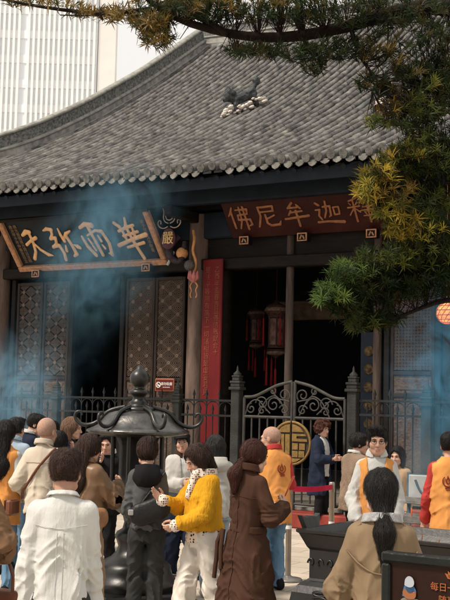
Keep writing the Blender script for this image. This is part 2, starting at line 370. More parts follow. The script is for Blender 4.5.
# beams
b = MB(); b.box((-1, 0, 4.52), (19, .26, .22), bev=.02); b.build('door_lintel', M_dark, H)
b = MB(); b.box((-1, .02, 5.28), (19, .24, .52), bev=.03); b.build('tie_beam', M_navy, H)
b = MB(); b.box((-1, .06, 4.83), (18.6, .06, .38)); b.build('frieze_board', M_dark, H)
b = MB(); b.box((-1, -.85, 5.70), (21, .22, .34), bev=.03); b.build('eave_purlin', M_navy, H)
for x in (-6.98, -2.03, 3.05):
    b = MB(); b.box((x, -.55, 5.42), (.16, 1.2, .2), bev=.02); b.build('beam_end', M_dark, H)
b = MB(); b.box((-1, -1.60, 5.74), (21, .05, .2)); b.build('fascia_board', M_navy, H)

# roof surface
YE, YR, Z0 = -1.8, 10.0, 5.92
def rz(y): t = y - YE; return Z0 + .40 * t + .014 * t * t
XL, XR = -11.6, 9.0
XRIDGE = -8.1
hip = [(-11.6, -1.75), (-10.6, -.75), (-9.7, .2), (-8.9, 1.05), (-8.35, 1.75), (-8.17, 2.6), (-8.12, 4.5), (-8.1, 7.0), (XRIDGE, YR)]
def hip_y(x):                                              # the hip line's inner limit for a given x
    if x >= -8.1: return YR
    for (x0, y0), (x1, y1) in zip(hip, hip[1:]):
        if x0 <= x <= x1: return y0 + (x - x0) / (x1 - x0) * (y1 - y0)
    return -2.0
M_deck = mat('roof_deck', (.05, .045, .04), .9, .2, 4)
n = 14; ys = np.linspace(YE + .08, YR, n); v = []; f = []
cols_ = np.linspace(-11.4, XR, 70)
for x in cols_:
    ym = max(hip_y(x), YE + .1)
    for k in range(n):
        y = YE + .08 + (ym - YE - .08) * k / (n - 1); v.append((x, y, rz(y) - .05))
for i in range(len(cols_) - 1):
    for k in range(n - 1): f.append((i * n + k, (i + 1) * n + k, (i + 1) * n + k + 1, i * n + k + 1))
base = len(v)
for x in (-8.1, XR):
    for k in range(n): y = YR + (YR - YE) * k / (n - 1); v.append((x, y, rz(2 * YR - y) - .05))
for k in range(n - 1): f.append((base + k, base + n + k, base + n + k + 1, base + k + 1))
roof = meshobj('roof', v, f, M_deck, H)
sf = MB()                                                  # soffit boards and round rafters
sf.add([(XL, YE + .1, rz(YE + .1) - .10), (XR, YE + .1, rz(YE + .1) - .10), (XR, 1.0, rz(1.0) - .18), (XL, 1.0, rz(1.0) - .18)], [(0, 1, 2, 3)])
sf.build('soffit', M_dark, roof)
rf = MB(); x = -11.2
while x < 7:
    rf.tube([(x, YE + .16, rz(YE + .16) - .17), (x, .6, rz(.6) - .23)], .045, 8); x += .3
rf.build('rafters', M_navy, roof)

# tiles: cover tiles over pan tiles, each a little out of line
def roof_tiles():
    V = []; Fq = []; C = []; sp = .225; L = .20
    rt = random.Random(3); nseg = 8
    arc = [YE]; y = YE
    while y < YR:
        sl = .40 + .028 * (y - YE); y += L / math.sqrt(1 + sl * sl); arc.append(y)
    x = -11.5
    while x < XR - .2:
        ym = max(hip_y(x), YE + .2); wob = rt.uniform(-.012, .012)
        for k in range(len(arc) - 1):
            y0 = arc[k]; y1 = arc[k + 1] + .035
            if y0 > ym: break
            for kind in (0, 1):
                xc = x + (sp / 2 if kind else 0) + wob * .5 + rt.uniform(-.008, .008)
                c = rt.choice((.7, .84, .9, .94, .97, 1.0, 1.05, 1.2)) * rt.uniform(.94, 1.06); tint = rt.uniform(-.03, .04)
                z0 = rz(y0) + rt.uniform(-.006, .008); z1 = rz(min(y1, YR + .1)) + rt.uniform(-.003, .003); bI = len(V)
                if kind == 0:                               # cover tile, arched
                    yy0 = y0 + rt.uniform(-.02, .02); tw = rt.uniform(-.012, .012)
                    for (yy, zz, r, dx) in ((yy0, z0 + .049, .061, tw), (y1, z1 + .043, .0585, 0)):
                        for j in range(nseg + 1):
                            q = math.pi * (j - 1) / (nseg - 2)
                            if j in (0, nseg): V.append((xc + dx + (r if j == 0 else -r), yy, zz - .075))
                            else: V.append((xc + dx + math.cos(q) * r, yy, zz + .022 + math.sin(q) * r * .95))
                    for j in range(nseg): Fq.append((bI + j, bI + j + 1, bI + nseg + 2 + j, bI + nseg + 1 + j))
                    b2 = len(V)
                    for j in range(nseg + 1):
                        q = math.pi * j / nseg; V.append((xc + tw + math.cos(q) * .053, yy0, z0 + .060 + math.sin(q) * .049))
                    for j in range(nseg): Fq.append((bI + j + 1, bI + j, b2 + j, b2 + j + 1))
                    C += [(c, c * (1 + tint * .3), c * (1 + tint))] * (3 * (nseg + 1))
                else:                                       # pan tile, dished
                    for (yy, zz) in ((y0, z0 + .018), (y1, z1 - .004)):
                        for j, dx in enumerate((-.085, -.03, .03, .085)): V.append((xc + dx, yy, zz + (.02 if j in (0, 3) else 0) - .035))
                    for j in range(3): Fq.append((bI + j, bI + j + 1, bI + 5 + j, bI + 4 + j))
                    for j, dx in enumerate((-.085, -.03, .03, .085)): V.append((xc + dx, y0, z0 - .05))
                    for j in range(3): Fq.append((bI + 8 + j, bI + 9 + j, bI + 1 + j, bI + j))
                    C += [(c * .16, c * .165, c * .18)] * 12  # near black: the shade between cover rows is put into the pan colour
        x += sp
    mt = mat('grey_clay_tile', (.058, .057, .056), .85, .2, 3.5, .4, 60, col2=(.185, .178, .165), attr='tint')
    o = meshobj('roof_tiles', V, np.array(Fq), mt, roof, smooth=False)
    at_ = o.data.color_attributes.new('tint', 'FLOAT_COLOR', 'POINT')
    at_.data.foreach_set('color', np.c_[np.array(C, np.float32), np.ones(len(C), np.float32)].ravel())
    # eave ends
    e = MB(); e2 = MB(); x = -11.5
    mt1 = mat('eave_tile_end', (.06, .06, .057), .85, .3, 14, .6, 50, col2=(.165, .162, .15)); mt2 = mat('eave_drip_tile', (.07, .069, .064), .85, .3, 7, .5, 50, col2=(.21, .20, .18))
    while x < XR - .2:
        dz = rt.uniform(-.012, .012); q = rt.uniform(-.02, .02)
        k_ = rt.uniform(.85, 1.05); pts = [(math.cos(a) * .078 * k_, math.sin(a) * .088 * k_ + .02) for a in np.linspace(0, 2 * math.pi, 12, endpoint=False)]
        e.prism(pts, -.02, .015, lambda a, b_, d, x=x, dz=dz, q=q: (x + a, YE + d - .01 - b_ * .25 + q * a, Z0 + .055 + b_ + dz))
        if rt.random() > .07:
            pts = [(-.105, .03), (-.1, -.03), (-.06, -.085), (0, -.12), (.06, -.085), (.1, -.03), (.105, .03), (.05, 0), (-.05, 0)]
            tl = rt.uniform(-.15, .15)
            k2 = rt.uniform(.6, 1.0); pp = [(-.085, .03), (-.08, -.02), (-.05, -.075 * k2), (0, -.105 * k2), (.05, -.075 * k2), (.08, -.02), (.085, .03)]
            e2.prism(pp, -.03, -.008, lambda a, b_, d, x=x, dz=dz, tl=tl: (x + sp / 2 + a + tl * b_, YE + .03 + d + b_ * .35, Z0 + .0 + b_ + dz))
        x += sp
    e.build('eave_trim', mt1, roof); e2.build('drip_trim', mt2, roof)
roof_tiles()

# hip ridge and main ridge, built up in courses
M_rc = mat('ridge_cap', (.17, .17, .155), .8, .3, 6, .4, 30, col2=(.33, .325, .29)); M_rb = mat('ridge_body', (.13, .13, .125), .85, .35, 5, .5, 25, col2=(.36, .35, .32))
M_rcv = mat('ridge_carving', (.05, .053, .055), .85, .5, 16, 1.0, 20, col2=(.22, .22, .205))
def rail_sec(w, h, z): return [(-w / 2, z), (w / 2, z), (w / 2, z + h), (-w / 2, z + h)]
def round_sec(r, z, k=.9): return [(math.cos(q) * r, z + math.sin(q) * r * k) for q in np.linspace(-.4, math.pi + .4, 9)]
def smooth_path(pts, n=40):
    P = np.array(pts, float); s = np.r_[0, np.cumsum(np.linalg.norm(np.diff(P, axis=0), axis=1))]; t = np.linspace(0, s[-1], n)
    Q = np.stack([np.interp(t, s, P[:, i]) for i in range(P.shape[1])], 1)
    for _ in range(3): Q[1:-1] = (Q[:-2] + 2 * Q[1:-1] + Q[2:]) / 4
    return Q
hp = smooth_path([(x, y, rz(max(y, YE)) + .06 + .16 * max(0, min(1, (1.2 - y) / 1.6))) for x, y in hip])
def ridge(name, path):
    o = MB(); o.sweep(path, rail_sec(.34, .16, -.18)); o = o.build(name, M_rb, roof)
    def sub(nm, sec, mt, sm=True):
        q = MB(); q.sweep(path, sec, sm=sm); q.build(nm, mt, o)
    return o, [('ridge_roll', round_sec(.10, .02), M_rc), ('ridge_face', rail_sec(.20, .26, .0), M_rb), ('ridge_roll', round_sec(.12, .28), M_rc), ('ridge_carved_band', rail_sec(.17, .24, .32), M_rcv), ('ridge_coping', round_sec(.13, .58, .6), M_rc)]
def ridge_all(name, path, k=1.0):
    q = MB()
    q.m = []; mats = [M_rb, M_rc, M_rcv]
    for sec, mi, sm in ((rail_sec(.30, .2, -.2), 0, False), (round_sec(.12 * k, .03), 1, True), (rail_sec(.20, .25 * k, .0), 0, False), (round_sec(.13 * k, .25 * k, .5), 1, True), (rail_sec(.16, .30 * k, .26 * k), 2, False), (round_sec(.12 * k, .57 * k, .55), 1, True)):
        q.cm = mi; q.sweep(path, sec, sm=sm)
    return q.build(name, mats, roof)
ridge_all('hip_ridge', hp - np.array((0, 0, .06)), 1.05)
ridge_all('main_ridge', smooth_path([(XRIDGE - .1, YR + .02, rz(YR) + .10), (-7.3, YR + .02, rz(YR) + .04), (XR, YR + .02, rz(YR) + .02)], 30), 1.0)
gb = MB(); gb.add([(-8.2, YR, rz(YR) - .1), (-8.25, 2.4, rz(2.4) - .1), (-8.25, 2.4, 5.6), (-8.25, 17.6, 5.6), (-8.25, 17.6, rz(2.4) - .1)], [(0, 1, 2, 3, 4)]); gb.build('gable_wall', M_stone, roof)
sk = MB(); sk.sweep(smooth_path([(-15.5, 7.6, 8.5), (-13.0, 7.8, 9.05), (-11.0, 8.2, 9.75), (-9.0, 9.0, 10.9)], 12), rail_sec(.3, .30, 0)); sk.build('rear_hip_ridge', M_rcv, roof)
sk = MB(); sk.add([(-11.75, -1.75, 5.9), (-8.3, 1.75, 7.4), (-8.3, 8, 10.4), (-11.75, 12, 6.4)], [(0, 1, 2, 3)]); sk.build('side_roof_slope', mat('side_tiles', (.16, .16, .155), .85, .3, 8, .6, 20, stretch=(1, 8, 1)), roof)

# lattice door leaves
def clip_seg(p, q, w, h):
    t0, t1 = 0, 1; dx, dz = q[0] - p[0], q[1] - p[1]
    for pp, qq in ((-dx, p[0] + w / 2), (dx, w / 2 - p[0]), (-dz, p[1] + h / 2), (dz, h / 2 - p[1])):
        if abs(pp) < 1e-9:
            if qq < 0: return None
            continue
        r_ = qq / pp
        if pp < 0: t0 = max(t0, r_)
        else: t1 = min(t1, r_)
    if t1 - t0 < .03: return None
    return (p[0] + dx * t0, p[1] + dz * t0), (p[0] + dx * t1, p[1] + dz * t1)
def bar(mb, p, q, w, d=.022, y=0):
    c = ((p[0] + q[0]) / 2, y, (p[1] + q[1]) / 2); l = math.hypot(q[0] - p[0], q[1] - p[1]); a = math.atan2(q[1] - p[1], q[0] - p[0])
    mb.box(c, (l, d, w), Matrix.Rotation(-a, 3, 'Y'))
def lattice_diamonds(w, h):
    mb = MB(); cw, ch = w * .64, .27
    fl = MB()
    nj = int(h / (ch / 2)) + 3
    for j in range(-nj, nj):
        for i in range(-2, 3):
            cx = (i + (.5 if j % 2 else 0)) * cw; cz = j * ch / 2
            if abs(cz) > h / 2 + ch: continue
            for s in (1, .74, .48, .22):
                pts = [(cx - cw / 2 * s, cz), (cx, cz + ch / 2 * s), (cx + cw / 2 * s, cz), (cx, cz - ch / 2 * s)]
                for a in range(4):
                    c = clip_seg(pts[a], pts[(a + 1) % 4], w, h)
                    if c: bar(mb, c[0], c[1], .0135 if s < 1 else .019, .022 if s < 1 else .034)
            nx, nz_ = cx + cw / 2, cz
            if abs(nx) < w / 2 - .01 and abs(nz_) < h / 2 - .02:
                for a in range(6):
                    q = a * math.pi / 3; fl.lathe([(.0, .012), (.016, .008), (.018, 0)], 8, (0, 0, 0))
                    k = len(fl.v) - 24
                    for t in range(k, len(fl.v)):
                        vx, vy, vz = fl.v[t]; fl.v[t] = (nx + vx + math.cos(q) * .022, -.012 - vz, nz_ + vy + math.sin(q) * .022)
    return mb, fl
def lattice_scales(w, h):
    mb = MB(); fl = MB(); s = w / 6; nj = int(h / (s * .5)) + 1
    for j in range(nj):
        for i in range(8):
            cx = -w / 2 + (i - .5 + (.5 if j % 2 else 0)) * s; cz = -h / 2 + j * s * .5
            for r_ in (.56, .38, .2):
                pts = []
                for q in np.linspace(0, math.pi, 9): pts.append((cx + math.cos(q) * s * r_ * 1.0, cz + math.sin(q) * s * r_))
                for a, c in zip(pts, pts[1:]):
                    c2 = clip_seg(a, c, w, h)
                    if c2: bar(mb, c2[0], c2[1], .014, .02)
    return mb, fl
M_panel = mat('carved_panel', (.055, .037, .029), .6, .4, 16, .9, 26, col2=(.12, .085, .067))
def door_leaf(w, z0, zl, zt, kind):
    lw = w - .12; d = MB(); zb = zl - .38
    for x in (-w / 2 + .03, w / 2 - .03): d.box((x, 0, (z0 + zt) / 2), (.06, .07, zt - z0), bev=.008)
    for z, hh in ((z0 + .04, .08), (zb - .03, .07), (zl - .03, .07), (zt - .03, .07)): d.box((0, -.002, z), (w - .121, .066, hh), bev=.008)
    o = d.build('door_leaf', M_door)
    lm, fl = (lattice_diamonds if kind == 0 else lattice_scales)(lw, zt - zl - .09)
    l = lm.build('lattice', M_lat, o); l.location = (0, 0, (zl + zt) / 2 - .02)
    if fl.v: k = fl.build('lattice_flower_studs', mat('lattice_flower', (.16, .115, .09), .6, .2, 8), o); k.location = l.location
    p = MB(); p.box((0, .005, (zb + zl) / 2 - .03), (lw + .01, .03, .3)); p.box((0, -.012, (zb + zl) / 2 - .03), (lw - .1, .02, .2), bev=.015); p.build('waist_panel', M_panel, o)
    p = MB(); p.box((0, .005, (z0 + zb) / 2), (lw + .01, .03, zb - z0 - .1))
    hz = zb - z0 - .3
    arch = [(-lw * .36, -hz / 2), (lw * .36, -hz / 2)] + [(math.cos(q) * lw * .36, hz / 2 - lw * .36 + math.sin(q) * lw * .36) for q in np.linspace(0, math.pi, 10)]
    p.prism(arch, -.03, -.008, lambda a, b_, dd: (a, dd, (z0 + zb) / 2 + b_)); p.build('skirt_panel', M_panel, o)
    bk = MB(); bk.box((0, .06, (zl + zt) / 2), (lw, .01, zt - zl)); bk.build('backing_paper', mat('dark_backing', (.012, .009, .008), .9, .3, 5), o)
    return o
spots = [(-6.55, -5.83), (-5.83, -5.12), (-3.72, -3.03), (-3.03, -2.32)]
d0 = None
for a, c in spots:
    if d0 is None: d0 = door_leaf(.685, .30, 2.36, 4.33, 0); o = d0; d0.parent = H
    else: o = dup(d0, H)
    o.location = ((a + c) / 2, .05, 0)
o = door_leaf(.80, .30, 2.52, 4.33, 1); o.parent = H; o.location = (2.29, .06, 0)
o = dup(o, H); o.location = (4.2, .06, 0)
for x in (-6.62, -5.06, -3.79, 1.83, 2.76):
    b = MB(); b.box((x, .05, 2.35), (.10, .12, 4.1), bev=.01); b.build('door_post', M_dark, H)
b = MB(); b.box((-4.4, .05, .36), (4.6, .12, .16)); b.build('threshold', M_dark, H)
# inner screens glimpsed in the dark
for x in (.55, .95):
    pass
M_gcar = mat('gilt_carving', (.30, .19, .09), .5, .6, 20, 1, 26, col2=(.06, .04, .03))
b = MB(); b.box((.95, 1.4, 2.0), (.36, .08, 2.6), bev=.01); pl_ = b.build('inner_couplet', mat('couplet_blue', (.03, .04, .06), .5), H)
for k in range(7):
    b = MB(); b.lathe([(.0, .02), (.06, .018), (.08, 0), (.09, .02), (.1, 0)], 12, (0, 0, 0))
    for t in range(len(b.v) - 60, len(b.v)): vx, vy, vz = b.v[t]; b.v[t] = (.95 + vx, 1.34 - vz, .9 + k * .34 + vy)
    b.build('gilt_roundel', M_gcar, H)
b = MB(); b.box((-.9, 2.6, 3.85), (1.6, .1, .4), bev=.02); b.build('inner_board', mat('inner_board_gilt', (.10, .065, .04), .5, .5, 6), H)

# carved dragon brace under the eave by the column
def brace():
    o = MB(); cx = -2.15; Y = -.42
    g_ = []
    body = smooth_path([(-.12, 0, 5.05), (-.3, -.1, 4.86), (-.22, -.15, 4.62), (.02, -.12, 4.5), (.13, -.1, 4.7), (.1, -.05, 4.92)], 24)
    o.tube([(cx + p[0] * .8, Y + p[1], p[2]) for p in body], [.085 - .04 * i / 23 for i in range(24)], 8)
    br = o.build('dragon_brace', mat('dragon_lacquer', (.035, .028, .03), .4, .4, 14, .8, 40), H)
    k = MB()
    arm = smooth_path([(.18, .1, 5.15), (.28, 0, 4.95), (.22, 0, 4.75), (.31, .03, 4.55), (.25, .04, 4.3)], 18)
    k.tube([(cx + p[0], Y + p[1], p[2]) for p in arm], .03, 8); k.build('gilt_branch', M_gold, br)
    def ball(nm, p, r_, c, br=br):
        q = MB(); q.lathe([(r_ * math.sin(a), -r_ * math.cos(a)) for a in np.linspace(0.01, math.pi - .01, 9)], 14, (cx + p[0], Y + p[1], p[2])); q.build(nm, c, br)
    ball('gilt_pearl', (.05, -.08, 4.70), .115, M_gold)
    ball('flower_bud', (.2, -.04, 4.47), .105, mat('bud_grey', (.10, .09, .085), .6, .4, 30, 1, 40))
    lot = MB()
    for j in range(7):
        q = j * 2 * math.pi / 7; c_ = (cx + .28 + math.cos(q) * .07, Y - .02 + math.sin(q) * .07, 4.24)
        lot.tube([(cx + .28, Y - .02, 4.16), c_, (c_[0] + math.cos(q) * .02, c_[1] + math.sin(q) * .02, 4.36)], [.03, .055, .008], 6)
    lot.build('pink_lotus', mat('lotus_pink', (.45, .16, .15), .6, .25, 8), br)
    t = MB()
    for s in (-1, 1):
        pth = smooth_path([(s * .03, 0, 4.15), (s * .10, 0, 4.08), (s * .03, 0, 4.0), (s * .09, 0, 3.92), (s * .05, 0, 3.86)], 14)
        t.tube([(cx + .28 + p[0], Y, p[2]) for p in pth], .014, 6)
    t.build('gilt_ribbon', M_gold, br)
    w_ = MB(); w_.box((cx - .22, Y - .05, 4.62), (.05, .05, .3), Matrix.Rotation(.5, 3, 'Y'), bev=.015); w_.build('pale_whisker', mat('pale_paint', (.4, .42, .40), .6), br)
brace()

# ------------------------------------------------------------------ things hung on the hall
def hung(name, label, cat, x, y, z, tilt=0.0, group=None):
    o = thing(name, label, cat, tuple(hall(x, y, z)), 0, group); o.rotation_euler = (tilt, 0, -TH); return o
def plaque_left():
    W_, T_ = 3.71, 1.20
    o = hung('name_plaque', 'wide dark plaque with gilt frame and four gilt brush characters over the left doors', 'plaque', -4.475, -.12, 4.58, R(40))
    b = MB(); b.box((0, .03, T_ / 2), (W_ - .02, .06, T_)); b.build('board', mat('plaque_black', (.009, .012, .016), .4, .3, 3, .15, 30), o)
    f = MB()
    for s in (-1, 1): f.box((s * (W_ / 2 - .06), -.02, T_ / 2 + .06), (.12, .12, T_ - .12), bev=.02)
    f.box((0, -.021, .06), (W_, .124, .12), bev=.02); f.build('gilt_frame', M_goldframe, o)
    b = MB(); b.box((0, 0, T_ + .03), (W_, .1, .06)); b.build('top_rail', M_dark, o)
    cm = mat('gilt_characters', (.74, .44, .22), .45, .2, 12, .2, 60, metal=.15)
    for ch, fx, ww, hh in (('天', .185, .70, .82), ('弥', .375, .74, .84), ('雨', .605, .70, .86), ('華', .83, .74, .94)):
        brush_char(ch, ww, hh, cm, o, ((fx - .5) * W_, -.02, .63))
    tm = mat('faint_inscription', (.22, .14, .08), .6)
    for x, s in ((-W_ / 2 + .25, '歲次甲子年仲春吉日立'), (-W_ / 2 + .36, '佛光普照萬方同沾法雨'), (W_ / 2 - .25, '弟子焚香沐手敬書')):
        t = text_mesh('\n'.join(s), .092, .004, 'inscription', tm, o); t.location = (x, -.008, .64); t.rotation_euler = (R(90), 0, 0)
def plaque_right():
    W_, T_ = 3.3, .98
    o = hung('name_plaque', 'deep red wooden plaque with five carved characters above the open doorway', 'plaque', .43, -.12, 4.98, R(40))
    b = MB(); b.box((0, .03, T_ / 2), (W_, .08, T_), bev=.02); b.build('board', mat('plaque_red', (.036, .009, .007), .5, .3, 3, .25, 30), o)
    cm = mat('carved_characters', (.30, .125, .058), .5, .25, 12, .2, 60)
    for ch, fx in (('佛', .10), ('尼', .27), ('牟', .445), ('迦', .635), ('釋', .825)):
        brush_char(ch, .50, .50, cm, o, ((fx - .5) * W_, -.02, .45))
plaque_left(); plaque_right()
# gilt bracket blocks that carry the plaques
bl0 = None
for (u, v_) in ((38, 274), (148, 268), (246, 241), (304, 237.5), (373, 234)):
    x, z = onY(u, v_, -.2)
    if bl0 is None:
        b = MB(); b.box((0, 0, 0), (.2, .16, .15), bev=.015); bl0 = b.build('plaque_bracket', M_dark, H); o = bl0
        g2 = MB()
        for dx in (-.085, .085): g2.box((dx, -.083, 0), (.02, .02, .15))
        for dz in (-.065, .065): g2.box((0, -.084, dz), (.19, .02, .02))
        g2.box((-.025, -.082, 0), (.025, .016, .08), Matrix.Rotation(.4, 3, 'Y')); g2.box((.03, -.082, -.01), (.025, .016, .07), Matrix.Rotation(-.5, 3, 'Y'))
        g2.build('bracket_gilding', M_goldframe, bl0)
    else: o = dup(bl0, H)
    o.location = (x, -.2, z)

def oval_sign():
    o = hung('oval_plaque', 'small oval dark plaque with one gilt character, between the two big plaques', 'plaque', -2.33, -.62, 4.97)
    b = MB(); b.prism([(math.cos(q) * .155, math.sin(q) * .20) for q in np.linspace(0, 2 * math.pi, 28, endpoint=False)], -.02, .02, lambda a, c, d: (a, d, c)); b.build('oval_board', mat('oval_lacquer', (.07, .022, .028), .4, .2, 5), o)
    t = text_mesh('嚴', .26, .012, 'gilt_character', mat('pale_gold', (.62, .42, .2), .45), o); t.rotation_euler = (R(90), 0, 0); t.location = (0, -.03, .0)
    s = MB()
    for sg in (-1, 1):
        for pts in ([(.03, .24), (.10, .2), (.20, .22), (.27, .3), (.24, .38), (.17, .36), (.19, .29)], [(.02, .3), (.1, .33), (.14, .42), (.12, .52), (.15, .6)], [(.02, .5), (.08, .52), (.09, .6), (.04, .64), (.02, .58)], [(.0, .36), (.06, .38), (.09, .46)]):
            p = smooth_path(pts, 18); s.tube([(sg * a, 0, c) for a, c in p], .011, 6)
    s.build('wrought_scrolls', mat('worn_brass', (.40, .31, .24), .5, .2, 10), o)
oval_sign()

def couplet():
    x0, zt = onY(215, 259.5, -.12); L_ = zt - .75
    o = hung('couplet_board', 'tall red couplet board with two columns of faded gilt writing, hung beside the grey column', 'couplet board', x0, -.20, .75)
    o.rotation_euler = (0, 0, -TH - R(8)); o.rotation_euler[1] = R(0)
    b = MB(); b.box((0, .02, L_ / 2), (.47, .05, L_), bev=.015); b.build('board', mat('couplet_red', (.125, .011, .012), .55, .22, 2.5, .15, 30, stretch=(1, 1, .4)), o)
    tm = mat('faded_gilt', (.22, .06, .035), .6, .3, 9)
    for x, s, sz in ((-.10, '是法平等無有高下一切諸相皆是虛妄若見', .135), (.12, '乙酉年孟春吉旦善信敬獻合十', .13)):
        t = text_mesh('\n'.join(s), sz, .004, 'gilt_writing', tm, o); t.rotation_euler = (R(90), 0, 0); t.location = (x, -.008, L_ - .15 - len(s) * sz * .5)
couplet()
def smoking_sign():
    x, z = onY(165, 385, -.02)
    o = hung('notice_sign', 'small brown no-smoking sign with white writing on the lattice door', 'sign', x, -.03, z)
    b = MB(); b.box((0, 0, 0), (.44, .03, .25), bev=.02); b.build('sign_rim', mat('sign_copper', (.33, .11, .06), .45), o)
    b = MB(); b.box((0, -.012, 0), (.40, .02, .21), bev=.015); b.build('sign_face', mat('sign_brown', (.10, .016, .012), .4), o)
    wm = mat('sign_white', (.8, .78, .74), .5)
    t = text_mesh('请勿吸烟', .066, .003, 'sign_text', wm, o); t.rotation_euler = (R(90), 0, 0); t.location = (.055, -.024, .018)
    t = text_mesh('NO SMOKING', .026, .003, 'sign_text', wm, o); t.rotation_euler = (R(90), 0, 0); t.location = (.055, -.024, -.045)
    r_ = MB(); r_.tube([(-.13 + .05 * math.cos(q), -.024, .05 * math.sin(q)) for q in np.linspace(0, 2 * math.pi, 20)], .009, 6); bar(r_, (-.165, .035), (-.095, -.035), .013, .008, -.024); bar(r_, (-.155, -.008), (-.10, -.008), .016, .008, -.022)
    r_.build('sign_icon', wm, o)
smoking_sign()
def palace_lantern(u, v_, Y, k=1.0):
    x, z = onY(u, v_, Y)
    o = hung('palace_lantern', 'dim painted palace lantern with long red tassels, hanging in the dark doorway', 'lantern', x, Y, z)
    fm = mat('lantern_frame', (.06, .03, .025), .5, .4, 12, .5, 40); pm = mat('lantern_silk', (.22, .14, .115), .7, .5, 9, col2=(.07, .03, .026), detail=6); rm = mat('tassel_red', (.22, .016, .018), .7, .2, 20)
    b = MB(); b.lathe([(.20, -.30), (.20, .30)], 6); b.build('lantern_body', pm, o)
    b = MB()
    for j in range(6):
        q = j * math.pi / 3; b.tube([(.205 * math.cos(q), .205 * math.sin(q), -.33), (.205 * math.cos(q), .205 * math.sin(q), .33)], .018, 6)
    for z_, r_ in ((.33, .24), (.30, .2), (-.30, .2), (-.33, .24)): b.lathe([(r_ - .03, z_ - .02), (r_, z_ - .02), (r_, z_ + .02), (r_ - .03, z_ + .02)], 6)
    b.lathe([(.24, .35), (.34, .44), (.28, .56), (.1, .62), (.02, .7)], 6); b.lathe([(.04, -.56), (.2, -.46), (.26, -.38)], 6); b.build('lantern_frame', fm, o)
    c = MB(); c.lathe([(.3, .42), (.36, .46), (.3, .52)], 6); c.lathe([(.16, -.5), (.27, -.46), (.24, -.42)], 6); c.build('painted_crown', mat('lantern_crown', (.16, .10, .075), .6, .5, 14, .4, 30), o)
    for j in range(6):
        q = j * math.pi / 3 + .26; cx_, cy_ = .33 * math.cos(q), .33 * math.sin(q)
        t = MB(); zt = .3 if j % 2 else -.55
        t.tube([(cx_, cy_, .46 if j % 2 else -.42), (cx_, cy_, zt)], .006, 5); t.lathe([(.01, 0), (.026, -.03), (.022, -.1), (.036, -.6), (.0, -.6)], 8, (cx_, cy_, zt)); t.build('tassel', rm, o)
    t = MB(); t.tube([(0, 0, -.56), (0, 0, -.8)], .006, 5); t.lathe([(.01, 0), (.035, -.04), (.03, -.12), (.045, -.55), (0, -.55)], 8, (0, 0, -.78)); t.build('tassel', rm, o)
    t = MB(); t.tube([(0, 0, .68), (0, 0, 5.55 - z)], .008, 5); t.build('cord', fm, o); return o
la = palace_lantern(276, 332, 1.4); la.scale = (.78, .78, .92)
lb = palace_lantern(256, 330, 2.6); lb.scale = (.6, .6, .75); lb['label'] = 'smaller dark palace lantern with red tassels, further back in the doorway'; la['label'] = 'larger painted palace lantern with red tassels, nearest in the dark doorway'
def round_lantern():
    u, v_ = 447, 313; Y = -1.2; x, z = onY(u, v_, Y)
    o = hung('round_lantern', 'glowing round openwork lantern hanging at the eave beside the right lattice door', 'lantern', x, Y, z)
    gm = mat('lantern_glow', (1.0, .33, .10), .6, .3, 22, emit=1.1, col2=(.55, .10, .03))
    b = MB(); b.lathe([(.165 * math.sin(a), -.165 * math.cos(a)) for a in np.linspace(.02, math.pi - .02, 13)], 22); b.build('glowing_globe', gm, o)
    c = MB()
    for a in np.linspace(.4, math.pi - .4, 6): c.tube([(.172 * math.sin(a) * math.cos(q), .172 * math.sin(a) * math.sin(q), -.172 * math.cos(a)) for q in np.linspace(0, 2 * math.pi, 25)], .007, 5)
    for q in np.linspace(0, 2 * math.pi, 12, endpoint=False): c.tube([(.172 * math.sin(a) * math.cos(q + a * .7), .172 * math.sin(a) * math.sin(q + a * .7), -.172 * math.cos(a)) for a in np.linspace(.1, math.pi - .1, 12)], .006, 5)
    c.tube([(0, 0, .17), (0, 0, 5.6 - z)], .006, 5); c.build('openwork_frame', mat('lantern_brass', (.30, .12, .04), .4, .3, 10, metal=.4), o)
    ld = bpy.data.lights.new('lantern_lamp', 'POINT'); ld.energy = 6; ld.color = (1, .45, .15); ld.shadow_soft_size = .18
    lo_ = bpy.data.objects.new('lantern_lamp', ld); COL.objects.link(lo_); lo_.parent = o; lo_.location = (0, 0, -.32)
round_lantern()

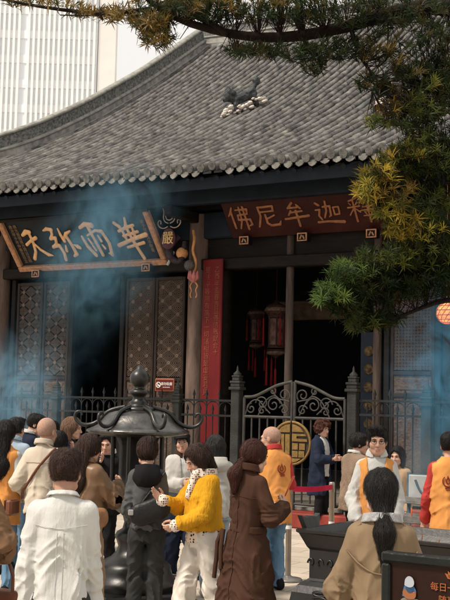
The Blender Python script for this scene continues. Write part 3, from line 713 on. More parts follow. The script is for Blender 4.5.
# roof lion on the tiles with its flower base
def roof_lion(u, v_, label, k=1.0, flip=1):
    # where the sight line meets the tiles
    for Y in np.linspace(-1, 9.8, 400):
        x, z = onY(u, v_, Y)
        if z < rz(Y) + .05: break
    o = thing('roof_lion', label, 'roof ornament', tuple(hall(x, Y, rz(Y) + .06)), -TH + R(45)); o.rotation_euler[1] = -.40
    lm = mat('glazed_dark_stone', (.012, .015, .018), .4, .6, 14, .9, 30, col2=(.07, .075, .08)); 
    def f(P):
        d = cone(P, (-.16 * flip, 0, .36), (.24 * flip, 0, .40), .11, .12)
        d = smin(d, ell(P, (-.27 * flip, 0, .50), (.15, .14, .15)), .05); d = smin(d, ell(P, (-.40 * flip, 0, .44), (.07, .08, .07)), .03)
        for sx, sy, x2 in ((-.2, .08, -.26), (-.2, -.08, -.3), (.24, .08, .3), (.24, -.08, .24)): d = smin(d, cone(P, (sx * flip, sy, .34), (x2 * flip, sy, .08), .06, .045), .03)
        d = smin(d, cone(P, (.30 * flip, 0, .44), (.44 * flip, 0, .60), .05, .04), .03); d = smin(d, ell(P, (.46 * flip, 0, .63), (.09, .07, .09)), .03)
        for s in (-1, 1): d = smin(d, cone(P, (-.26 * flip, s * .09, .6), (-.26 * flip, s * .11, .68), .04, .02), .02)
        return d
    solid('lion_figure', f, (-.65, -.25, 0), (.65, .25, .8), .02, lm, o, disp=lambda P: .028 * (vnoise(P * 16) - .5) + .025 * (vnoise(P * 34) - .5), scale=k).location = (0, 0, -.03)
    fl = MB(); rr = random.Random(5)
    for j in range(64):
        px = rr.uniform(-.62, .5) * flip; py = rr.uniform(-.16, .1); pz = .02 + rr.uniform(0, .17) + .20 * max(0, -py); r_ = rr.uniform(.045, .075)
        fl.lathe([(r_ * .3, -r_ * .5), (r_, 0), (r_ * .9, r_ * .35), (r_ * .45, r_ * .3), (r_ * .3, r_ * .6), (.0, r_ * .6)], 7, (px * k, py * k, pz * k))
    fl.build('flower_base', mat('porcelain_flowers', (.55, .46, .40), .5, .3, 12, col2=(.78, .72, .66)), o)
roof_lion(248, 112, 'dark stone lion on white flowers standing alone in the middle of the tiles', 1.0)
roof_lion(398, 104, 'roof lion and pale flowers half hidden by the tree leaves at the right', .85)

# ------------------------------------------------------------------ iron fence and gate
M_iron = mat('painted_iron', (.020, .021, .021), .5, .3, 8, .25, 50); M_pillar = mat('grey_iron_post', (.032, .033, .031), .55, .25, 6, .3, 40)
YF = -2.0
def fence_post(par, x, zt, w_=.17):
    b = MB(); b.box((x, YF, zt / 2 + .02), (w_, w_, zt + .04 - .3), bev=.01); p = b.build('post', M_pillar, par)
    c = MB(); z = zt - .12
    for s, h in ((1.4, .05), (1.1, .06), (1.25, .04), (.85, .06), (.95, .03)):
        c.box((x, YF, z + h / 2), (w_ * s, w_ * s, h - .002), bev=.008); z += h
    c.lathe([(w_ * .4, 0), (w_ * .45, .03), (w_ * .12, .08), (w_ * .1, .13), (.001, .17)], 10, (x, YF, z)); c.build('post_cap', M_pillar, p)
    k = MB(); k.box((x, YF, .14), (w_ + .04, w_ + .04, .28)); k.build('post_foot', M_stone, p)
def fence_run(par, x0, x1, ztop=1.95, zlow=1.70):
    n = max(2, int(round((x1 - x0) / .24))); st = (x1 - x0) / n
    for z in (ztop, zlow, .42): b = MB(); b.box(((x0 + x1) / 2, YF, z), (x1 - x0, .035, .035)); b.build('rail', M_iron, par)
    for i in range(n * 2 - 1):
        x = x0 + st * (i + 1) / 2; tall = i % 2 == 1
        zt = ztop + .13 if tall else zlow + .13
        b = MB(); b.tube([(x, YF, .26), (x, YF, zt - .1)], .011, 6); b.lathe([(.012, -.1), (.02, -.09), (.012, -.07), (.03, -.03), (.001, .06)], 6, (x, YF, zt)); b.build('picket', M_iron, par)
        if not tall:
            c = MB(); c.tube([(x + math.cos(q) * st / 2 * .96, YF, ztop - .13 + math.sin(q) * .11) for q in np.linspace(math.pi, 0, 11)], .008, 5); c.build('hoop', M_iron, par)
fl_ = thing('iron_fence', 'black iron fence with spear tips in front of the left lattice doors', 'fence', tuple(HO), -TH)
for x0, x1 in ((-6.35, -3.85), (-3.69, -1.24), (-1.08, -.09)): fence_run(fl_, x0, x1)
for x in (-6.4, -3.77, -1.16): fence_post(fl_, x, 2.02, .13)
fr_ = thing('iron_fence', 'black iron fence with spear tips to the right of the gate', 'fence', tuple(HO), -TH)
for x0, x1 in ((2.19, 3.18), (3.40, 5.6)): fence_run(fr_, x0, x1, 2.0, 1.78)
for x in (3.29, 5.7): fence_post(fr_, x, 2.05, .16)
gt = thing('iron_gate', 'double iron gate with arched scrollwork and a round gilt fortune medallion', 'gate', tuple(HO), -TH)
fence_post(gt, .0, 2.25, .155); fence_post(gt, 2.08, 2.25, .155)
M_gate = mat('gate_iron', (.055, .053, .048), .45, .25, 8, .2, 50)
for s in (-1, 1):
    xc = 1.04; xo = xc + s * .90; xi = xc + s * .025
    b = MB()
    def tb(pts, r=.02): b.tube([(x, YF, z) for x, z in pts], r, 8)
    tb([(xo, .2), (xo, 2.02)], .026); tb([(xi, .2), (xi, 2.28)], .026); tb([(xo, .34), (xi, .34)]); tb([(xo, 1.70), (xi, 1.70)], .024)
    top = smooth_path([(xo, 2.02), (xo - s * .18, 2.02), (xo - s * .35, 2.10), (xo - s * .6, 2.22), (xi, 2.28)], 20); tb(top, .026)
    leaf = b.build('gate_leaf', M_gate, gt)
    for k in range(1, 6):
        x = xo + (xi - xo) * k / 6; q = MB(); q.tube([(x, YF, .34), (x, YF, 1.70)], .015, 6); q.build('gate_bar', M_gate, leaf)
    q = MB()
    def spiral(x, z, r, a0, turns, sg):
        pts = []
        for t in np.linspace(0, 1, 22): rr_ = r * (1 - .8 * t); a = a0 + sg * turns * 2 * math.pi * t; pts.append((x + math.cos(a) * rr_, YF, z + math.sin(a) * rr_))
        q.tube(pts, .012, 6)
    for (fx, z, r, a0, tr, sg) in ((.15, 1.83, .09, 1.5, 1.3, 1), (.38, 1.92, .12, 3.1, 1.3, -1), (.38, 1.80, .08, 0, 1.2, 1), (.62, 1.90, .13, .2, 1.4, 1), (.84, 1.82, .09, 2.8, 1.2, -1), (.84, 2.06, .11, 5.5, 1.3, 1), (.6, 2.12, .06, 1, 1, -1)):
        spiral(xo + (xi - xo) * fx, z, r, a0 if s < 0 else math.pi - a0, tr, sg * -s)
    for pts in (([(.02, 1.72), (.12, 1.95), (.3, 2.0), (.42, 1.86), (.55, 1.76)]), ([(.3, 1.72), (.45, 1.98), (.66, 2.08), (.78, 1.95), (.9, 1.74)]), ([(.55, 2.17), (.7, 2.0), (.95, 1.96)])):
        p = smooth_path(pts, 16); q.tube([(xo + (xi - xo) * a, YF, z) for a, z in p], .012, 6)
    q.build('scrollwork', M_gate, leaf)
    mdl = MB(); mc = 1.30; rr_ = .335
    half = [(s * .008 + 0, -rr_)] + [(s * max(.008, abs(math.sin(q)) * rr_), -math.cos(q) * rr_) for q in np.linspace(.03, math.pi - .03, 16)] + [(s * .008, rr_)]
    if s < 0: half = half[::-1]
    mdl.prism(half, -.05, -.025, lambda a, c, d: (xc + a, YF + d, mc + c)); md = mdl.build('fortune_medallion', mat('medallion_dark', (.055, .04, .03), .5, .3, 10), leaf)
    gk = MB(); gm_ = mat('medallion_gold', (.21, .13, .045), .5, .25, 14, .3, 40, metal=.2)
    gk.tube([(xc + s * max(.012, abs(math.sin(q)) * rr_), YF - .05, mc - math.cos(q) * rr_) for q in np.linspace(.03, math.pi - .03, 20)], .022, 8)
    def blk(pl): 
        if s < 0: pl = [(-a, c) for a, c in pl]
        A = sum(pl[i][0] * pl[(i + 1) % len(pl)][1] - pl[(i + 1) % len(pl)][0] * pl[i][1] for i in range(len(pl)))
        if A < 0: pl = pl[::-1]
        gk.prism(pl, -.075, -.045, lambda a, c, d: (xc + a, YF + d, mc + c))
    if s < 0:
        blk([(.02, .17), (.24, .17), (.17, .25), (.09, .29), (.02, .3)]); blk([(.02, .14), (.10, .14), (.10, -.29), (.02, -.31)]); blk([(.12, .14), (.17, .14), (.17, -.24), (.12, -.27)]); blk([(.19, .14), (.27, .14), (.29, 0), (.25, -.16), (.19, -.22)])
    else:
        blk([(.02, .18), (.22, .18), (.16, .25), (.08, .29), (.02, .3)]); blk([(.02, .03), (.02, .15), (.25, .15), (.27, .12), (.10, .115), (.10, .075), (.28, .07), (.29, .03)])
        for cx_, cz_ in ((.075, -.05), (.20, -.05), (.075, -.17), (.19, -.17)): blk([(cx_ - .05, cz_ - .05), (cx_ + .05, cz_ - .05), (cx_ + .05, cz_ + .05), (cx_ - .05, cz_ + .05)])
        blk([(.02, -.24), (.18, -.24), (.1, -.29), (.02, -.31)])
    gk.build('fortune_character', gm_, md)
# kerb under the fence, red by the gate
kb = thing('fence_kerb', 'low kerb under the iron fence, painted red in front of the gate', 'kerb', tuple(HO), -TH)
b = MB(); b.box((-4.2, YF, .13), (8.1, .42, .26), bev=.02); b.build('stone_kerb', M_stone, kb)
b = MB(); b.box((1.25, YF - .12, .12), (2.6, .5, .24), bev=.02); b.build('red_kerb', mat('red_kerb_paint', (.22, .04, .03), .6, .25, 5, .2, 30), kb)
b = MB(); b.box((5.2, YF, .2), (5.0, .40, .40), bev=.02); b.build('brick_kerb', mat('dull_brick', (.17, .06, .05), .8, .4, 9, .4, 30), kb)
# ------------------------------------------------------------------ incense tower, trough burner, sign, barrier, candle rack
M_cast = mat('cast_iron', (.007, .007, .007), .36, .3, 7, .07, 30, spec=.45, col2=(.014, .014, .013))
M_cast2 = mat('rubbed_iron', (.065, .064, .062), .33, .35, 7, .2, 26, spec=.5, col2=(.17, .165, .155), metal=.92)
def incense_tower():
    p = at(136, 500, 10.5); o = thing('incense_tower', 'tall black cast iron incense tower with a scrolled roof lid and knobbed finial', 'incense burner', (p[0], p[1], 0))
    b = MB(); b.lathe([(0, .0), (.40, 0), (.41, .06), (.39, .1), (.385, .2), (.41, .23), (.41, .27), (.37, .3), (.35, .36), (.345, .40), (.30, .44), (.22, .48), (.17, .53), (.155, .58), (.17, .63), (.19, .67), (.17, .71), (.12, .74), (.105, .80), (.12, .86), (.22, .93), (.36, .97), (.43, 1.0), (.44, 1.05), (.41, 1.06), (.39, 1.03), (.1, 1.0)], 40)
    b.build('pedestal', M_cast, o)
    q = MB(); q.box((0, 0, .06), (1.0, 1.0, .12), Matrix.Rotation(.45, 3, 'Z'), bev=.02); q.box((0, 0, .15), (.86, .86, .07), Matrix.Rotation(.45, 3, 'Z'), bev=.02); q.build('square_base', M_cast, o)
    q = MB(); q.lathe([(.20, 1.02), (.22, 1.06), (.175, 1.10), (.17, 1.5), (.2, 1.58), (.3, 1.63)], 8); q.build('chamber', mat('sooty_iron', (.012, .012, .012), .5, .3, 6, .3, 30), o)
    for j in range(6):
        a = j * math.pi / 3 + .25; c = MB(); c.tube([(.235 * math.cos(a), .235 * math.sin(a), 1.0), (.235 * math.cos(a), .235 * math.sin(a), 1.64)], .020, 8); c.build('pillar', M_cast, o)
    lid = MB(); lid.lathe([(.30, 1.60), (.455, 1.622), (.49, 1.642), (.48, 1.662), (.43, 1.680), (.385, 1.705), (.345, 1.745), (.315, 1.785), (.28, 1.815), (.22, 1.835), (.12, 1.845)], 48); l = lid.build('lid', M_cast2, o)
    q = MB(); q.lathe([(r * (.98 if z < 1.9 else .74), z) for r, z in [(.15, 1.83), (.16, 1.845), (.15, 1.87), (.12, 1.88), (.11, 1.90), (.125, 1.92), (.09, 1.94), (.075, 1.965), (.10, 1.985), (.125, 2.0), (.135, 2.015), (.115, 2.035), (.08, 2.045), (.06, 2.06), (.085, 2.075), (.12, 2.11), (.13, 2.15), (.115, 2.19), (.075, 2.22), (.045, 2.24), (.03, 2.262), (.001, 2.275)]], 28); q.build('finial', M_cast, l)
    for j in range(6):
        a = j * math.pi / 3 + R(-62); ca, sa = math.cos(a), math.sin(a)
        pts = [(.13, 1.875), (.20, 1.86), (.285, 1.835), (.335, 1.785), (.375, 1.735), (.44, 1.70), (.52, 1.69), (.585, 1.72), (.615, 1.77), (.60, 1.82), (.56, 1.835), (.53, 1.81), (.54, 1.785)]
        P = smooth_path(pts, 34); r_ = [.019] * 20 + [.019 - .009 * k / 13 for k in range(14)]
        c = MB(); c.tube([(x * ca, x * sa, z) for x, z in P], r_, 8); c.build('ridge_scroll', M_cast, l)
incense_tower()

def trough_burner():
    p = at(298, 529, 8.4); o = thing('incense_trough', 'large rectangular black iron incense trough on lion legs, with flared rim and upright ears', 'incense burner', (p[0], p[1], 0), -R(36))
    W_, D_, zt = 1.55, .82, p[2]
    def ring(z, e): return [(-e, -e, z), (W_ + e, -e, z), (W_ + e, D_ + e, z), (-e, D_ + e, z)]
    def shell(levels):
        v = []; f = []
        for z, e in levels: v += ring(z, e)
        for i in range(len(levels) - 1):
            for j in range(4): f.append((i * 4 + j, i * 4 + (j + 1) % 4, (i + 1) * 4 + (j + 1) % 4, (i + 1) * 4 + j))
        return v, f
    b = MB(); v, f = shell([(zt - .74, -.14), (zt - .70, -.05), (zt - .64, .0), (zt - .58, .03), (zt - .52, .04), (zt - .46, .03), (zt - .41, .0), (zt - .38, -.035), (zt - .375, -.05), (zt - .36, -.065), (zt - .15, -.065), (zt - .13, -.05), (zt - .03, -.005), (zt - .02, .01), (zt, .012), (zt + .002, -.035), (zt - .05, -.06), (zt - .10, -.1)]); b.add(v, f, False)
    n_ = len(v); b.add(v[:4], [(3, 2, 1, 0)]); bd = b.build('body', M_cast, o)
    a = MB(); a.add(ring(zt - .09, -.075), [(0, 1, 2, 3)]); a.build('ash', mat('incense_ash', (.22, .17, .14), .95, .3, 9, .8, 40), o)
    q = MB()
    for k in range(26):
        x = .1 + (W_ - .2) * rnd.random(); y = .1 + (D_ - .2) * rnd.random(); q.tube([(x, y, zt - .1), (x + rnd.uniform(-.01, .01), y + rnd.uniform(-.01, .01), zt - .1 + rnd.uniform(.02, .1))], .003, 5)
    q.build('incense_sticks', mat('incense_red', (.25, .06, .03), .8), o)
    for sx in (0, 1):
        e = MB(); x = .0 if sx == 0 else W_; s = -1 if sx == 0 else 1
        e.prism([(D_ * .14, zt - .03), (D_ * .34, zt - .03), (D_ * .40, zt + .095), (D_ * .33, zt + .075), (D_ * .24, zt + .085), (D_ * .15, zt + .075), (D_ * .08, zt + .095)][::1], -.035, .035, lambda a_, c, d, x=x, s=s: (x + d * .6 + s * .03 * max(0, c - zt) / .1, a_, c)); e.build('ear', M_cast, o)
    def legf(P):
        d = cone(P, (0, 0, .42), (0, 0, .30), .11, .13); d = smin(d, ell(P, (0, -.03, .30), (.11, .12, .12)), .04)
        d = smin(d, cone(P, (0, 0, .24), (0, .0, .08), .075, .06), .05); d = smin(d, cone(P, (0, -.02, .05), (0, -.09, .04), .07, .05), .04)
        for s in (-1, 1): d = smin(d, ell(P, (s * .05, -.12, .35), (.03, .035, .03)), .015); d = smin(d, ell(P, (s * .09, -.03, .40), (.03, .05, .05)), .02)
        d = smin(d, ell(P, (0, -.15, .29), (.045, .04, .035)), .02); d = smax(d, -ell(P, (0, -.17, .25), (.06, .05, .018)), .01); return d
    first = None
    for x, y, ry in ((.12, .10, -R(30)), (W_ - .12, .10, R(30)), (.12, D_ - .1, -R(150)), (W_ - .12, D_ - .1, R(150))):
        if first is None: first = solid('lion_leg', legf, (-.2, -.25, -.01), (.2, .2, .55), .014, M_cast, o, disp=lambda P: .012 * (vnoise(P * 45) - .5)); l = first
        else: l = dup(first, o)
        l.location = (x, y, 0); l.rotation_euler = (0, 0, ry)
    # relief on the front and the end: scrolls and characters
    rl = MB(); ym = -.050
    t0 = text_mesh('福', .26, .012, 'relief_character', M_cast, o); t0.rotation_euler = (R(90), 0, 0); t0.location = (.62, -.045, zt - .52)
    t0 = text_mesh('壽', .26, .012, 'relief_character', M_cast, o); t0.rotation_euler = (R(90), 0, 0); t0.location = (.98, -.045, zt - .52)
    for x0 in (.22, .40, 1.25, 1.4):
        for z in np.linspace(-.62, -.45, 5): rl.tube([(x0 + .06 * math.cos(q), ym + .012, zt + z + .018 * math.sin(q)) for q in np.linspace(0, 5.6, 12)], .008, 5)
    for x in np.linspace(.12, W_ - .12, 9):
        for sg in (-1, 1): rl.tube([(x + sg * (.035 + (.032 - .006 * q) * math.cos(q)), .060, zt - .25 + (.045 - .008 * q) * math.sin(q)) for q in np.linspace(0, 4.6, 14)], .008, 5)
    rl.build('relief_scrolls', M_cast, bd)
trough_burner()

def notice_board():
    p = at(382, 551, 4.0); o = thing('notice_board', 'dark brown standing notice board with a painted seated figure and orange writing', 'sign', (p[0], p[1], 0), -R(33)); zt = p[2]
    W_, Hh = 1.1, .72; fm = mat('board_frame', (.012, .014, .013), .35, .25, 8, .2, 40)
    b = MB(); b.box((W_ / 2, .02, zt - Hh / 2), (W_ - .02, .025, Hh - .02)); b.build('panel', mat('board_brown', (.020, .008, .005), .45, .3, 4, .1, 30), o)
    f = MB()
    for z in (zt - .017, zt - Hh + .017): f.box((W_ / 2, .015, z), (W_, .05, .034), bev=.006)
    for x in (.025, W_ - .025): f.box((x - .008 * (1 if x < .5 else -1), .015, zt - Hh / 2), (.034, .048, Hh - .083), bev=.006)
    f.build('frame', fm, o)
    for x in (.08, W_ - .08): l = MB(); l.box((x, .03, (zt - Hh) / 2 + .02), (.04, .035, zt - Hh + .04), bev=.006); l.build('leg', fm, o)
    for x in (.08, W_ - .08): l = MB(); l.box((x, .03, .02), (.05, .5, .04), bev=.006); l.build('foot', fm, o)
    # painted figure: flat layers
    def blob(nm, pts, col, lay, n=28):
        P = np.array(pts + [pts[0]], float); Q = smooth_path(pts + [pts[0]], n)[:-1]
        A = sum(Q[i][0] * Q[(i + 1) % len(Q)][1] - Q[(i + 1) % len(Q)][0] * Q[i][1] for i in range(len(Q)))
        Q = Q if A > 0 else Q[::-1]
        q = MB(); q.prism([tuple(a) for a in Q], .0, .002, lambda a, c, d: (.072 + a * .36, .0045 - lay * .0022 - d, zt - .170 + c * .36)); q.build(nm, mat('paint_' + nm, col, .5, .08, 12), o)
    blob('painted_stone', [(-.0, .02), (.06, -.012), (.15, -.015), (.205, .01), (.20, .04), (.10, .05), (.02, .045)], (.16, .16, .14), 0)
    blob('painted_robe', [(.02, .06), (.03, .14), (.06, .19), (.13, .18), (.17, .12), (.16, .06), (.09, .045)], (.05, .13, .26), 1)
    blob('painted_arms', [(.025, .10), (.05, .15), (.075, .11), (.12, .10), (.155, .13), (.17, .09), (.16, .045), (.09, .035), (.04, .05)], (.26, .10, .045), 2)
    blob('painted_sash', [(.055, .14), (.085, .10), (.125, .105), (.15, .15), (.13, .125), (.09, .12)], (.03, .06, .12), 3)
    blob('painted_hood', [(.05, .17), (.055, .23), (.09, .265), (.135, .25), (.155, .20), (.145, .165), (.11, .15), (.075, .155)], (.34, .37, .42), 4)
    om = mat('sign_orange', (.30, .095, .035), .5)
    for s, x, z, sz in (('每日一善', .245, zt - .105, .031), ('随喜功德', .275, zt - .148, .031), ('心香一瓣', .11, zt - .195, .02), ('敬请文明进香', .26, zt - .195, .02)):
        t = text_mesh(s, sz, .002, 'sign_text', om, o); t.rotation_euler = (R(90), 0, 0); t.location = (x, .004, z)
    lt = MB()
    for a in (-.9, -.45, 0, .45, .9):
        q = [(0, 0), (.012, .02), (0, .05), (-.012, .02)]; lt.prism([(x * math.cos(a) + z * math.sin(a), -x * math.sin(a) + z * math.cos(a)) for x, z in q], 0, .003, lambda c, e, d: (.262 + c * .62, .003 - d, zt - .073 + e * .62))
    lt.build('lotus_mark', om, o)
notice_board()

def stanchion(u, vt, D, label):
    p = at(u, vt, D); o = thing('barrier_post', label, 'barrier post', (p[0], p[1], 0), 0, 'belt barrier posts'); z = p[2]; sm = mat('dull_steel', (.34, .29, .25), .38, .15, 6, .1, 40, metal=.7)
    b = MB(); b.lathe([(0, 0), (.16, 0), (.165, .012), (.15, .03), (.06, .045), (.034, .06)], 24); b.build('base', mat('base_steel', (.22, .21, .2), .4, .2, 6, metal=.6), o)
    b = MB(); b.lathe([(.032, .055), (.032, z - .12), (.036, z - .118), (.036, z - .01), (.03, z), (0, z)], 16); b.build('pole', sm, o)
    b = MB(); b.lathe([(.0345, z - .5), (.0345, z - .46)], 16); b.build('white_band', mat('white_tape', (.7, .68, .66), .6), o)
    return p
pa = stanchion(289.5, 483, 12.3, 'steel barrier post beside the blue jeans of the bald man in the orange vest')
pb = stanchion(332, 482, 13.2, 'steel barrier post behind the black trough at the far end of the belt')
b = MB(); n_ = 12
for i in range(n_ + 1):
    t = i / n_; q = pa + (pb - pa) * t; zz = -.02 * 4 * t * (1 - t)
    for dz in (-.085, -.025): b.v.append((q[0], q[1] - .04, q[2] + dz + zz))
    for dz in (-.085, -.025): b.v.append((q[0], q[1] - .036, q[2] + dz + zz))
for i in range(n_):
    a = i * 4; c = a + 4
    for q in ((a, a + 1, c + 1, c), (a + 2, c + 2, c + 3, a + 3), (a + 1, a + 3, c + 3, c + 1), (a, c, c + 2, a + 2)): b.f.append(q); b.s.append(False); b.m.append(0)
tag(b.build('barrier_belt', mat('belt_red', (.62, .02, .075), .6, .1, 9)), 'bright red belt stretched between the two steel barrier posts', 'barrier belt')

def candle_rack():
    p = at(408, 524, 10.9); o = thing('candle_rack', 'blue-grey iron candle rack with ash trays and small orange flames', 'candle rack', (p[0], p[1], 0), -R(32)); z = p[2]
    bm_ = mat('blue_steel', (.09, .15, .2), .5, .3, 8, .2, 40); tm = mat('tray_grey', (.12, .125, .125), .8, .3, 9, .2, 30, col2=(.28, .27, .25))
    for dy, zz in ((0, z - .22), (.34, z), (.68, z + .16)):
        b = MB(); b.box((.3, dy, zz), (1.3, .3, .03), bev=.006)
        for s in (-1, 1): b.box((.3, dy + s * .14, zz + .03), (1.3, .02, .05))
        b.build('tray', tm, o)
    for x in (-.32, .92):
        for y in (-.12, .8): b = MB(); b.box((x, y, (z + .45) / 2), (.035, .035, z + .45)); b.build('leg', bm_, o)
    for zz in (z + .42, z + .2): b = MB(); b.box((.3, .8, zz), (1.26, .03, .03)); b.build('rail', bm_, o)
    b = MB(); b.box((-.12, .74, z + .28), (.36, .02, .3), bev=.01); b.build('white_notice', mat('notice_white', (.38, .40, .40), .6, .2, 6), o)
    b = MB(); b.tube([(-.22 + .2 * t, .72, z + .38 - .35 * t * (1 - t) * 1.6) for t in np.linspace(0, 1, 9)], .012, 5); b.build('blue_loop', bm_, o)
    fm = mat('candle_flame', (1, .32, .06), .5, .1, 5, emit=4); wm = mat('candle_wax', (.5, .1, .05), .5, .2, 9)
    for k in range(26):
        row = k % 3; x = -.25 + 1.1 * rnd.random(); y = (0, .34, .68)[row] + rnd.uniform(-.08, .08); zz = (z - .22, z, z + .16)[row] + .015; hh = rnd.uniform(.05, .12)
        c = MB(); c.lathe([(.008, 0), (.008, hh), (0, hh)], 6, (x, y, zz)); cd = c.build('candle', wm, o)
        if k % 2 == 0: c = MB(); c.lathe([(.001, 0), (.009, .014), (.006, .03), (.001, .05)], 6, (x, y, zz + hh)); c.build('flame', fm, cd)
candle_rack()
b = MB()
# ------------------------------------------------------------------ people
SKIN = mat('skin', (.52, .30, .215), .5, .08, 14, .08, 120, spec=.35)
SKIN2 = mat('skin_tan', (.42, .23, .155), .5, .08, 14, .08, 120, spec=.35)
EYEW = mat('eye_white', (.7, .66, .62), .3, .02); EYED = mat('eye_dark', (.015, .01, .008), .2, .1); LIP = mat('lips', (.42, .19, .15), .45, .1)
def hairmat(n, c, c2=None, r=.42): return mat(n, c, r, .4, 26, .5, 60, col2=c2 or tuple(x * 2.2 for x in c), stretch=(3, 3, .35), spec=.14)
H_BLACK = hairmat('hair_black', (.008, .007, .007)); H_BROWN = hairmat('hair_dark_brown', (.022, .012, .009)); H_LBROWN = hairmat('hair_light_brown', (.10, .055, .035), (.22, .13, .085)); H_AUB = hairmat('hair_auburn', (.030, .012, .009), (.07, .025, .018)); H_SOFT = hairmat('hair_soft_black', (.014, .014, .015))

def ik(S, W, l1, l2, pole):
    S, W = np.array(S, float), np.array(W, float); d = W - S; L_ = np.linalg.norm(d); mx = (l1 + l2) * .998
    if L_ > mx: W = S + d / L_ * mx; d = W - S; L_ = mx
    a = (l1 * l1 - l2 * l2 + L_ * L_) / (2 * L_); h = math.sqrt(max(l1 * l1 - a * a, 0)); n = d / L_
    p = np.array(pole, float); p = p - n * (p @ n); p = p / (np.linalg.norm(p) + 1e-9)
    return S + n * a + p * h, W

def rotm(yaw, pitch, tilt):
    return np.array((Matrix.Rotation(yaw, 3, 'Z') @ Matrix.Rotation(-pitch, 3, 'X') @ Matrix.Rotation(tilt, 3, 'Y')))

def head_field(P, hairy=True):
    d = ell(P, (0, -.012, .03), (.074, .094, .088))
    d = smin(d, ell(P, (0, .028, -.035), (.058, .062, .078)), .03)
    d = smin(d, ell(P, (0, .066, -.09), (.022, .02, .018)), .025)
    for s in (-1, 1):
        d = smin(d, ell(P, (s * .040, .06, -.025), (.024, .024, .024)), .025)
        d = smin(d, cone(P, (s * .014, .088, .026), (s * .046, .076, .026), .011, .008), .014)
        d = smax(d, -ell(P, (s * .031, .098, .006), (.017, .013, .010)), .010)
        d = smin(d, cone(P, (s * .05, .03, -.065), (s * .02, .066, -.085), .016, .014), .02)
        d = smin(d, ell(P, (s * .076, -.012, -.002), (.009, .020, .032)), .008)
    d = smin(d, cone(P, (0, .091, .012), (0, .110, -.026), .008, .0125), .012)
    for s in (-1, 1): d = smin(d, ell(P, (s * .011, .100, -.030), (.008, .010, .008)), .006)
    d = smin(d, cone(P, (-.014, .089, -.055), (.014, .089, -.055), .0075, .0075), .008); d = smin(d, cone(P, (-.013, .088, -.068), (.013, .088, -.068), .0075, .0075), .007)
    d = smax(d, -cone(P, (-.018, .098, -.061), (.018, .098, -.061), .0025, .0025), .004)
    d = smin(d, cone(P, (0, -.018, -.08), (0, -.045, -.22), .047, .056), .03)
    return d

def hair_field(style):
    def cap(P, t, nape, front=.062, fy=.035, temple=.055):
        d = ell(P, (0, -.016, .034), (.076 + t, .096 + t, .090 + t))
        face = ell(P, (0, .135, -.03), (.084, .115, .108 + front * .45))
        d = smax(d, -face, .012)
        d = smax(d, -ell(P, (0, .10, -.14), (.20, .115, .125)), .012)
        d = smax(d, nape - P[:, 2] + .35 * np.maximum(P[:, 1], 0), .015)
        return d
    def fn(P):
        if style == 'short':
            d = cap(P, .008, -.040); d = smin(d, ell(P, (0, -.005, .075), (.076, .092, .058)), .02); d = smin(d, ell(P, (.01, .04, .112), (.055, .05, .024)), .02)
            return smin(d, ell(P, (0, -.072, .045), (.062, .040, .06)), .02)
        if style == 'crop': return smin(cap(P, .014, -.045), ell(P, (.01, .04, .10), (.058, .05, .026)), .02)
        if style == 'stubble': return cap(P, .004, -.05)
        if style == 'curly':
            d = cap(P, .038, -.085, .04); return smin(d, ell(P, (0, .05, .10), (.085, .06, .045)), .03)
        if style == 'bob':
            d = cap(P, .022, -.10, .05)
            for s in (-1, 1): d = smin(d, cone(P, (s * .074, -.01, .02), (s * .078, .012, -.115), .032, .022), .03)
            return smin(d, cone(P, (0, -.075, .0), (0, -.085, -.115), .055, .045, (1, 0, 0), .62), .03)
        if style == 'long':
            d = cap(P, .022, -.12, .05)
            for s in (-1, 1): d = smin(d, cone(P, (s * .072, -.02, .0), (s * .085, .0, -.27), .034, .026), .03)
            return smin(d, cone(P, (0, -.07, .0), (0, -.10, -.27), .06, .045, (1, 0, 0), .55), .04)
        if style == 'verylong':
            d = cap(P, .022, -.12, .05); d = smin(d, cone(P, (0, -.085, .0), (-.01, -.135, -.33), .058, .062, (1, 0, 0), .66), .04)
            return smin(d, cone(P, (0, -.13, -.30), (-.02, -.125, -.50), .058, .028, (1, 0, 0), .66), .05)
        if style == 'pony':
            d = cap(P, .018, -.075); d = smin(d, ell(P, (0, -.105, -.055), (.022, .022, .022)), .012)
            d = smin(d, cone(P, (0, -.115, -.06), (0, -.150, -.16), .030, .052), .012); return smin(d, cone(P, (0, -.150, -.16), (.01, -.135, -.29), .052, .018), .03)
        if style == 'lowpony':
            d = cap(P, .010, -.085, .05); d = smin(d, ell(P, (0, -.078, -.03), (.062, .045, .08)), .03)
            d = smin(d, cone(P, (0, -.10, -.10), (0, -.135, -.2), .034, .048), .03); return smin(d, cone(P, (0, -.135, -.2), (.0, -.125, -.40), .048, .014), .03)
        if style == 'bun':
            d = cap(P, .016, -.075); d = smin(d, ell(P, (.01, -.085, .085), (.048, .042, .042)), .02); return smin(d, cone(P, (0, -.10, .0), (0, -.095, .09), .035, .03), .03)
        return cap(P, .01, -.05)
    return fn
HAIR_BOX = {'long': (-.36, .14), 'verylong': (-.56, .14), 'pony': (-.34, .14), 'lowpony': (-.46, .14), 'bob': (-.18, .14)}

